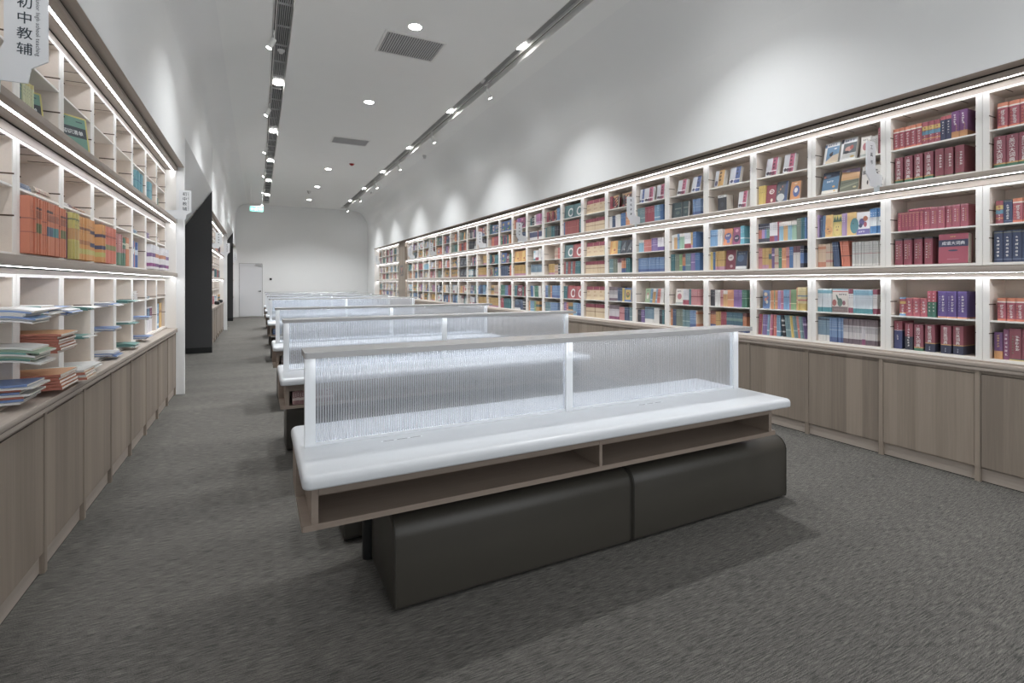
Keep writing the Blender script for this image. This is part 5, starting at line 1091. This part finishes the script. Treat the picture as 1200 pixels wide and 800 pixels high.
pile(6, Z4a, .01, 7, .0150, .13, .35, [OR, OR, OR, OR, OR, OR, OR2], 'thick orange workbook lying flat', .27, .006)
pile(6, Z5, .01, 5, .0165, .135, .0, [OR, OR, OR, OR, OR2], 'thick orange workbook on worktop', .27, .01)
pile(6, Z5, .30, 4, .0145, .17, .0, [OR2, WB], 'orange edged magazine', .20, .01)
pile(7, Z4b, .34, 7, .009, .10, 1.0, [WB, WB, LBU], 'blue-topped white magazine', .21)
pile(7, Z4a, .34, 7, .010, .13, 1.0, [WB, WT, GN], 'green-topped pale magazine', .21)
pile(7, Z5, .33, 8, .0115, .11, .0, [WB, BL, OR], 'blue and white magazine under orange one', .21)
for z, n, lo in ((Z4b, 4, .07), (Z4a, 3, .07), (Z5, 4, .07)):
    pile(5, z, .12, n, .006, lo, 1.0, [TE, WT], f'thin teal magazine on {"upper" if z == Z4b else "middle" if z == Z4a else "lower"} shelf', .21)
    pile(4, z, .10, n, .007, lo, 1.0, [BL, WB], f'thin blue magazine on {"upper" if z == Z4b else "middle" if z == Z4a else "lower"} shelf', .21)
    pile(3, z, .10, n, .006, lo, 1.0, [WT, TE], f'white and teal magazine on {"upper" if z == Z4b else "middle" if z == Z4a else "lower"} shelf', .21)
    if z != Z4b: pile(2, z, .12, 4, .007, .07, 1.0, [WB, BL], f'white and blue magazine on {"middle" if z == Z4a else "lower"} shelf', .2)
# middle and far left runs
for (a, b) in LB2 + LB3:
    for r in (1, 3, 5):
        it = random_cell(r); fill('L', a, b, ZL[r], [(q[0], q[1], q[2], q[3], 0, -.05) if q[0] in ST else q for q in it[: rng.choice((2, 3, 4))]], '', False)
far_books.v = [tuple(v) for v in far_books.v]
o = far_books.obj('book_rows', fix=False); o['kind'] = 'stuff'; tag(o, 'rows of small coloured books filling the distant bookcase bays', 'books')

for i, y in enumerate((15.6, 16.9)):
    o = bevel_box('ornament', -1.06, y, .9065, -.94, y + .22, 1.0, 'black', .03, 4); tag(o, f'small dark ornament on the worktop between dark doorways, {ORD[i]} nearest', 'ornament', 'dark ornaments')
# ------------------------------------------------------------------ signs standing on the upper ledge
def sign(side, y, label, chars, eng=None, foot=None):
    lip = LIPR if side == 'R' else LIPL; d = 1 if side == 'R' else -1
    x0 = lip - d * .165      # room-side edge
    t = thing('category_sign', label, 'sign', (x0, y, 2.335), 'category signs on the upper ledge')
    FO = .165 + abs((FR - LIPR) if side == 'R' else (FL - LIPL)) - .016
    pts = [(0, .375), (.0, .105), (.055, .045), (.055, 0.001), (FO, 0.001), (FO, .112), (.155, .122), (.135, .16), (.135, .36), (.12, .39), (.01, .39)]
    if side == 'L': pts = [(0, .39), (.0, .105), (.055, .065), (.065, 0.001), (FO, 0.001), (FO, .112), (.155, .122), (.14, .16), (.14, .39)]
    g = Geo(('sign', 'ink')); g.prism([(d * p, q) for p, q in pts], 'Y', -.004, .004)
    # text faces the viewer walking in (-Y)
    R = (1, 0, 0); n = len(chars); xx = d * .072 if side == 'R' else d * .075
    sz = .05 if eng else .036
    for i, chh in enumerate(chars):
        put_char(g, chh, (xx, -.004, .34 - i * (.26 / max(n, 4)) * (1.0)), sz, R, (0, 0, 1), (0, -1, 0), (1, 1, 1), .001, 1)
    if eng:
        zc = .365
        for chh in eng:
            w = char_geo(chh)[2] * .021
            vs, fs, _w = char_geo(chh)
            if vs: g.poly([(xx + .036 + yv * .021, -.0052, zc - xv * .021) for xv, yv in vs], fs, (1, 1, 1), 1)
            zc -= w + .0022
    if foot:
        put_char(g, foot, (d * .24, -.004, .07), .04, R, (0, 0, 1), (0, -1, 0), (1, 1, 1), .001, 1)
        for i in range(3): put_char(g, 60 + i, (d * .24 + (i - 1) * .014, -.004, .03), .011, R, (0, 0, 1), (0, -1, 0), (1, 1, 1), .001, 1)
    g.obj('sign_plate', t, fix=False)
    g = Geo(('acrylic',)); a, b = sorted((d * .16, d * .30)); xe = d * .158; a, b = sorted((d * .168, d * (FO - .002))); g.box(xe, -.022, -.042, xe + d * .004, .022, .012); g.box(a, .0045, .001, b, .0085, .035); g.box(a, -.022, .0008, b, -.0045, .003)
    g.obj('sign_clip', t)
sign('L', 2.80, 'large grey sign lettered 初中教辅 above near left shelves', '初中教辅', 'Junior high school teaching')
sign('L', 7.90, 'grey sign lettered 初中教辅 beside the dark doorway', '初中教辅', 'Junior high school teaching')
sign('R', 2.475, 'grey-white sign lettered 工具书 beside the crimson dictionaries', '工具书', None, '1')
for y, lb in ((5.62, 'grey-white sign in front of the floral covers'), (9.05, 'grey-white sign before the purple covers, third on right wall'), (11.1, 'grey-white sign, fourth along right wall'), (14.9, 'grey-white sign, fifth along right wall'), (17.3, 'grey-white sign, sixth along right wall'), (22.9, 'grey-white sign at far end of right wall')):
    sign('R', y, lb, [int(y) + i * 3 + 71 for i in range(4)], None, '2')
for y, lb in ((17.9, 'grey-white sign beside the second dark doorway'), (14.2, 'grey-white sign in the middle left bookcase'), (23.6, 'grey-white sign beside the end door')):
    sign('L', y, lb, [int(y) + i * 3 + 171 for i in range(4)])

# ------------------------------------------------------------------ reading tables
def reading_table(loc, label):
    t = thing('reading_table', label, 'table', loc, 'reading tables with screens')
    # origin at the table centre on the floor
    hx, hy = 1.465, .40
    bm = bmesh.new(); bmesh.ops.create_cube(bm, size=1)
    for v in bm.verts: v.co = Vector((v.co.x * 2 * hx, v.co.y * 2 * hy, .75 if v.co.z > 0 else .697))
    ve = [e for e in bm.edges if abs(e.verts[0].co.z - e.verts[1].co.z) > .01]
    bmesh.ops.bevel(bm, geom=ve, offset=.035, segments=6, profile=.5, affect='EDGES')
    te = [e for e in bm.edges if all(abs(v.co.z - .75) < 1e-4 for v in e.verts) and len(e.link_faces) == 2 and any(abs(f.normal.z) < .5 for f in e.link_faces)]
    bmesh.ops.bevel(bm, geom=te, offset=.024, segments=5, profile=.5, affect='EDGES')
    te = [e for e in bm.edges if all(abs(v.co.z - .697) < 1e-4 for v in e.verts) and any(abs(f.normal.z) < .5 for f in e.link_faces)]
    bmesh.ops.bevel(bm, geom=te, offset=.010, segments=3, profile=.5, affect='EDGES')
    me = bpy.data.meshes.new('tabletop'); bm.to_mesh(me); bm.free(); me.materials.append(M['top']); me.polygons.foreach_set('use_smooth', [True] * len(me.polygons))
    try: me.set_sharp_from_angle(angle=R_(50))
    except Exception: pass
    link('tabletop', me, t)
    # shelf box under the top, open to both long sides
    fy = .29
    bevel_box('shelf_floor', -1.46, -fy, .492, 1.455, fy, .517, 'wood_x', .012, 3, t, sel=lambda e: abs(e.verts[0].co.z - e.verts[1].co.z) > .01)
    for x in (-1.41, 1.40):
        g = Geo(('wood_x',)); g.box(x - .013, -fy + .004, .5172, x + .013, fy - .004, .6965); g.obj('side_panel', t)
    g = Geo(('wood_x',)); g.box(-1.462, .03, .5172, -1.424, fy - .03, .690); g.obj('side_panel', t)
    for s in (-1, 1):
        g = Geo(('wood_x',)); g.box(-1.396, s * (fy - .004), .632, 1.386, s * (fy - .022), .6965); g.obj('top_rail', t)
        g = Geo(('wood_x',)); g.box(.013, s * .012, .5172, .031, s * (fy - .002), .6965); g.obj('shelf_divider', t)
    g = Geo(('wood_x',)); g.box(-1.396, -.009, .5172, 1.386, .009, .6965); g.obj('shelf_back', t)
    for x in (-1.06, 1.06):
        o = bevel_box('leg', x - .05, .30, 0, x + .05, .375, .6968, 'black', .03, 5, t, sel=lambda e: abs(e.verts[0].co.z - e.verts[1].co.z) > .01)
    # screen
    for x in (-1.405, .0, 1.405):
        g = Geo(('alu',)); g.box(x - .0225, -.018, .7503, x + .0225, .018, 1.163)
        if True: g.box(x - .006, -.0195, .7503, x + .006, -.0178, 1.163)
        g.obj('screen_post', t)
    for a, b in ((-1.382, -.023), (.023, 1.382)):
        g = Geo(('screen',)); p = .0115; n = int(round((b - a) / p)) * 4; yo = .0035
        for i in range(n):
            xa = a + (b - a) * i / n; xb = a + (b - a) * (i + 1) / n
            fa = -yo - .0016 * abs(math.sin(math.pi * (xa - a) / p)); fb = -yo - .0016 * abs(math.sin(math.pi * (xb - a) / p))
            g.face([(xa, fa, .765), (xb, fb, .765), (xb, fb, 1.162), (xa, fa, 1.162)])
        g.face([(a, yo, .765), (a, yo, 1.162), (b, yo, 1.162), (b, yo, .765)])
        g.obj('screen_panel', t, fix=False)
        g = Geo(('alu',)); g.box(a, -.010, .7503, b, .010, .765); g.obj('screen_rail', t)
    bevel_box('screen_cap', -1.435, -.10, 1.1635, 1.475, .10, 1.190, 'cap', .012, 3, t, sel=lambda e: abs(e.verts[0].co.z - e.verts[1].co.z) > .01)
    g = Geo(('desk_led', 'white_metal'))
    for yy_ in (-.055, .055):
        for k in range(4):
            xa = -1.40 + 2.83 * k / 4; xb = xa + 2.83 / 4; g.face([(xa, yy_ - .005, 1.161), (xb, yy_ - .005, 1.161), (xb, yy_ + .005, 1.161), (xa, yy_ + .005, 1.161)])
        g.box(-1.41, yy_ - .008, 1.1612, 1.44, yy_ + .008, 1.1634, mi=1)
    g.obj('light_strip', t)
    for x in (-1.0, .55):
        for s in (-1, 1):
            g = Geo(('alu', 'gap')); g.box(x - .1, s * .085 - .006, .7502, x + .1, s * .085 + .006, .7512); 
            for q in range(3): g.box(x - .09 + q * .065, s * .085 - .002, .7512, x - .04 + q * .065, s * .085 + .002, .7516, mi=1)
            g.obj('socket_cover', t)
    return t
TX = 1.615; TYS = [2.468, 4.655, 6.84, 10.75, 13.05, 15.4, 18.2]
tl = ['white reading table nearest, full length in view', 'white reading table second nearest, magazines in its shelf', 'white reading table third nearest', 'white reading table fourth nearest, blue books in its shelf', 'white reading table fifth nearest', 'white reading table sixth nearest', 'white reading table farthest back']
T0 = reading_table((TX, TYS[0], 0), tl[0])
for y, l in zip(TYS[1:], tl[1:]):
    r = dup(T0, (TX, y, 0), l)
    for c in r.children:
        if c.name.startswith('leg'): c.location.y -= .30

# benches
def bench_root(L=1.37, D=.50, H=.42):
    t = thing('bench', 'x', 'bench', (0, 0, 0), 'dark olive benches tucked under the reading tables')
    r = .085; z0 = .012
    def prof(ins=0):
        P = []
        for cx, cz, a0, rr in ((D / 2 - r, H - r, 0, r), (-D / 2 + r, H - r, 90, r), (-D / 2 + .02, z0 + .02, 180, .02), (D / 2 - .02, z0 + .02, 270, .02)):
            for i in range(9 if rr > .05 else 4):
                a = R_(a0 + 90 * i / (8 if rr > .05 else 3)); P.append((cx + (rr - ins) * math.cos(a), cz + (rr - ins) * math.sin(a)))
        return P
    g = Geo(('leather',)); rings = []
    for x, ins in ((-L / 2, .014), (-L / 2 + .004, .005), (-L / 2 + .014, 0), (L / 2 - .014, 0), (L / 2 - .004, .005), (L / 2, .014)): rings.append([(x, a, b) for a, b in prof(ins)])
    n = len(rings[0]); vs = [p for rg in rings for p in rg]; fs = []
    for k in range(len(rings) - 1):
        for i in range(n): fs.append((k * n + i, k * n + (i + 1) % n, (k + 1) * n + (i + 1) % n, (k + 1) * n + i))
    fs += [tuple(range(n))[::-1], tuple(range((len(rings) - 1) * n, len(rings) * n))]
    g.poly(vs, fs); me = g.mesh('seat_body', smooth=True)
    try: me.set_sharp_from_angle(angle=R_(50))
    except Exception: pass
    link('seat_body', me, t)
    for x in (-L / 2 + .009, L / 2 - .009): tube('seam_piping', [(x, a, b) for a, b in prof(-.0005)], .0028, 'pipe', t, True)
    g = Geo(('black',)); g.box(-L / 2 + .03, -D / 2 + .03, 0, L / 2 - .03, D / 2 - .03, .0125); g.obj('foot_board', t)
    return t
B0 = bench_root()
B0.location = (1.228, 2.505, 0); B0['label'] = 'dark olive bench at near table, left of the two in front'
dup(B0, (2.607, 2.505, 0), 'dark olive bench at near table, right of the two in front')
dup(B0, (1.12, 3.26, 0), 'dark olive bench behind the near table, left of two')
dup(B0, (2.50, 3.26, 0), 'dark olive bench behind the near table, right of two')
tn = ['nearest', 'second', 'third', 'fourth', 'fifth', 'sixth', 'farthest']
for i, y in enumerate(TYS[1:], 1):
    dup(B0, (1.30, y - .30, 0), f'dark olive bench at {tn[i]} table, front left'); dup(B0, (2.68, y - .30, 0), f'dark olive bench at {tn[i]} table, front right')
    dup(B0, (.905, y + .46, 0), f'dark olive bench at {tn[i]} table, back left'); dup(B0, (2.285, y + .46, 0), f'dark olive bench at {tn[i]} table, back right')

# magazines in the table shelves
ST['tm'] = Bk('red-brown magazine', (132, 82, 74), [(.3, .5, (190, 170, 160))], (214, 200, 190), 301)
ST['tb'] = Bk('blue magazine', (46, 88, 142), [(.3, .5, (90, 130, 180))], (214, 224, 234), 302)
ST['tg'] = Bk('brown-grey magazine', (120, 100, 92), [(.3, .5, (170, 150, 140))], (214, 200, 190), 303)
for i, sk, n in ((1, 'tm', 18), (2, 'tg', 12), (3, 'tb', 9)):
    for q in range(n):
        st = ST[sk]; t_ = .017
        mw = Matrix.Translation((TX - 1.385 + .012 + t_ * (q + .5), TYS[i] - .275, .5185)) @ Matrix.Rotation(R_(90), 4, 'Z')
        place_book(st, t_ * .96, .2, .105 + .004 * ((q * 7) % 3), mw, 'magazine', f'{st["n"]}, {ORD[q]} from left in shelf of {tn[i]} table', 'magazine', f'magazines in the {tn[i]} table shelf')

# ------------------------------------------------------------------ world, camera, output
w = bpy.data.worlds.new('World'); scene.world = w; w.use_nodes = True
w.node_tree.nodes['Background'].inputs[0].default_value = (.52, .535, .555, 1); w.node_tree.nodes['Background'].inputs[1].default_value = 1.15  # added soft grey fill, entering where the front wall is left out
cam = bpy.data.cameras.new('camera'); co = bpy.data.objects.new('camera', cam); COL.objects.link(co); scene.camera = co
f = 587.0
cam.sensor_fit = 'HORIZONTAL'; cam.sensor_width = 36; cam.lens = 36 * f / 1200; cam.shift_y = -69 / 1200
co.location = (0, 0, 1.5); co.rotation_euler = (R_(90), 0, -math.atan(297 / 587)); cam.clip_start = .02
vs = scene.view_settings; vs.view_transform = 'Standard'; vs.look = 'None'; vs.gamma = 1; vs.use_curve_mapping = False; vs.exposure = 1.33
cy = scene.cycles; cy.use_denoising = True; cy.max_bounces = 12; cy.diffuse_bounces = 7; cy.transmission_bounces = 10; cy.transparent_max_bounces = 24; cy.glossy_bounces = 4
cy.caustics_reflective = False; cy.caustics_refractive = False; cy.sample_clamp_indirect = 4
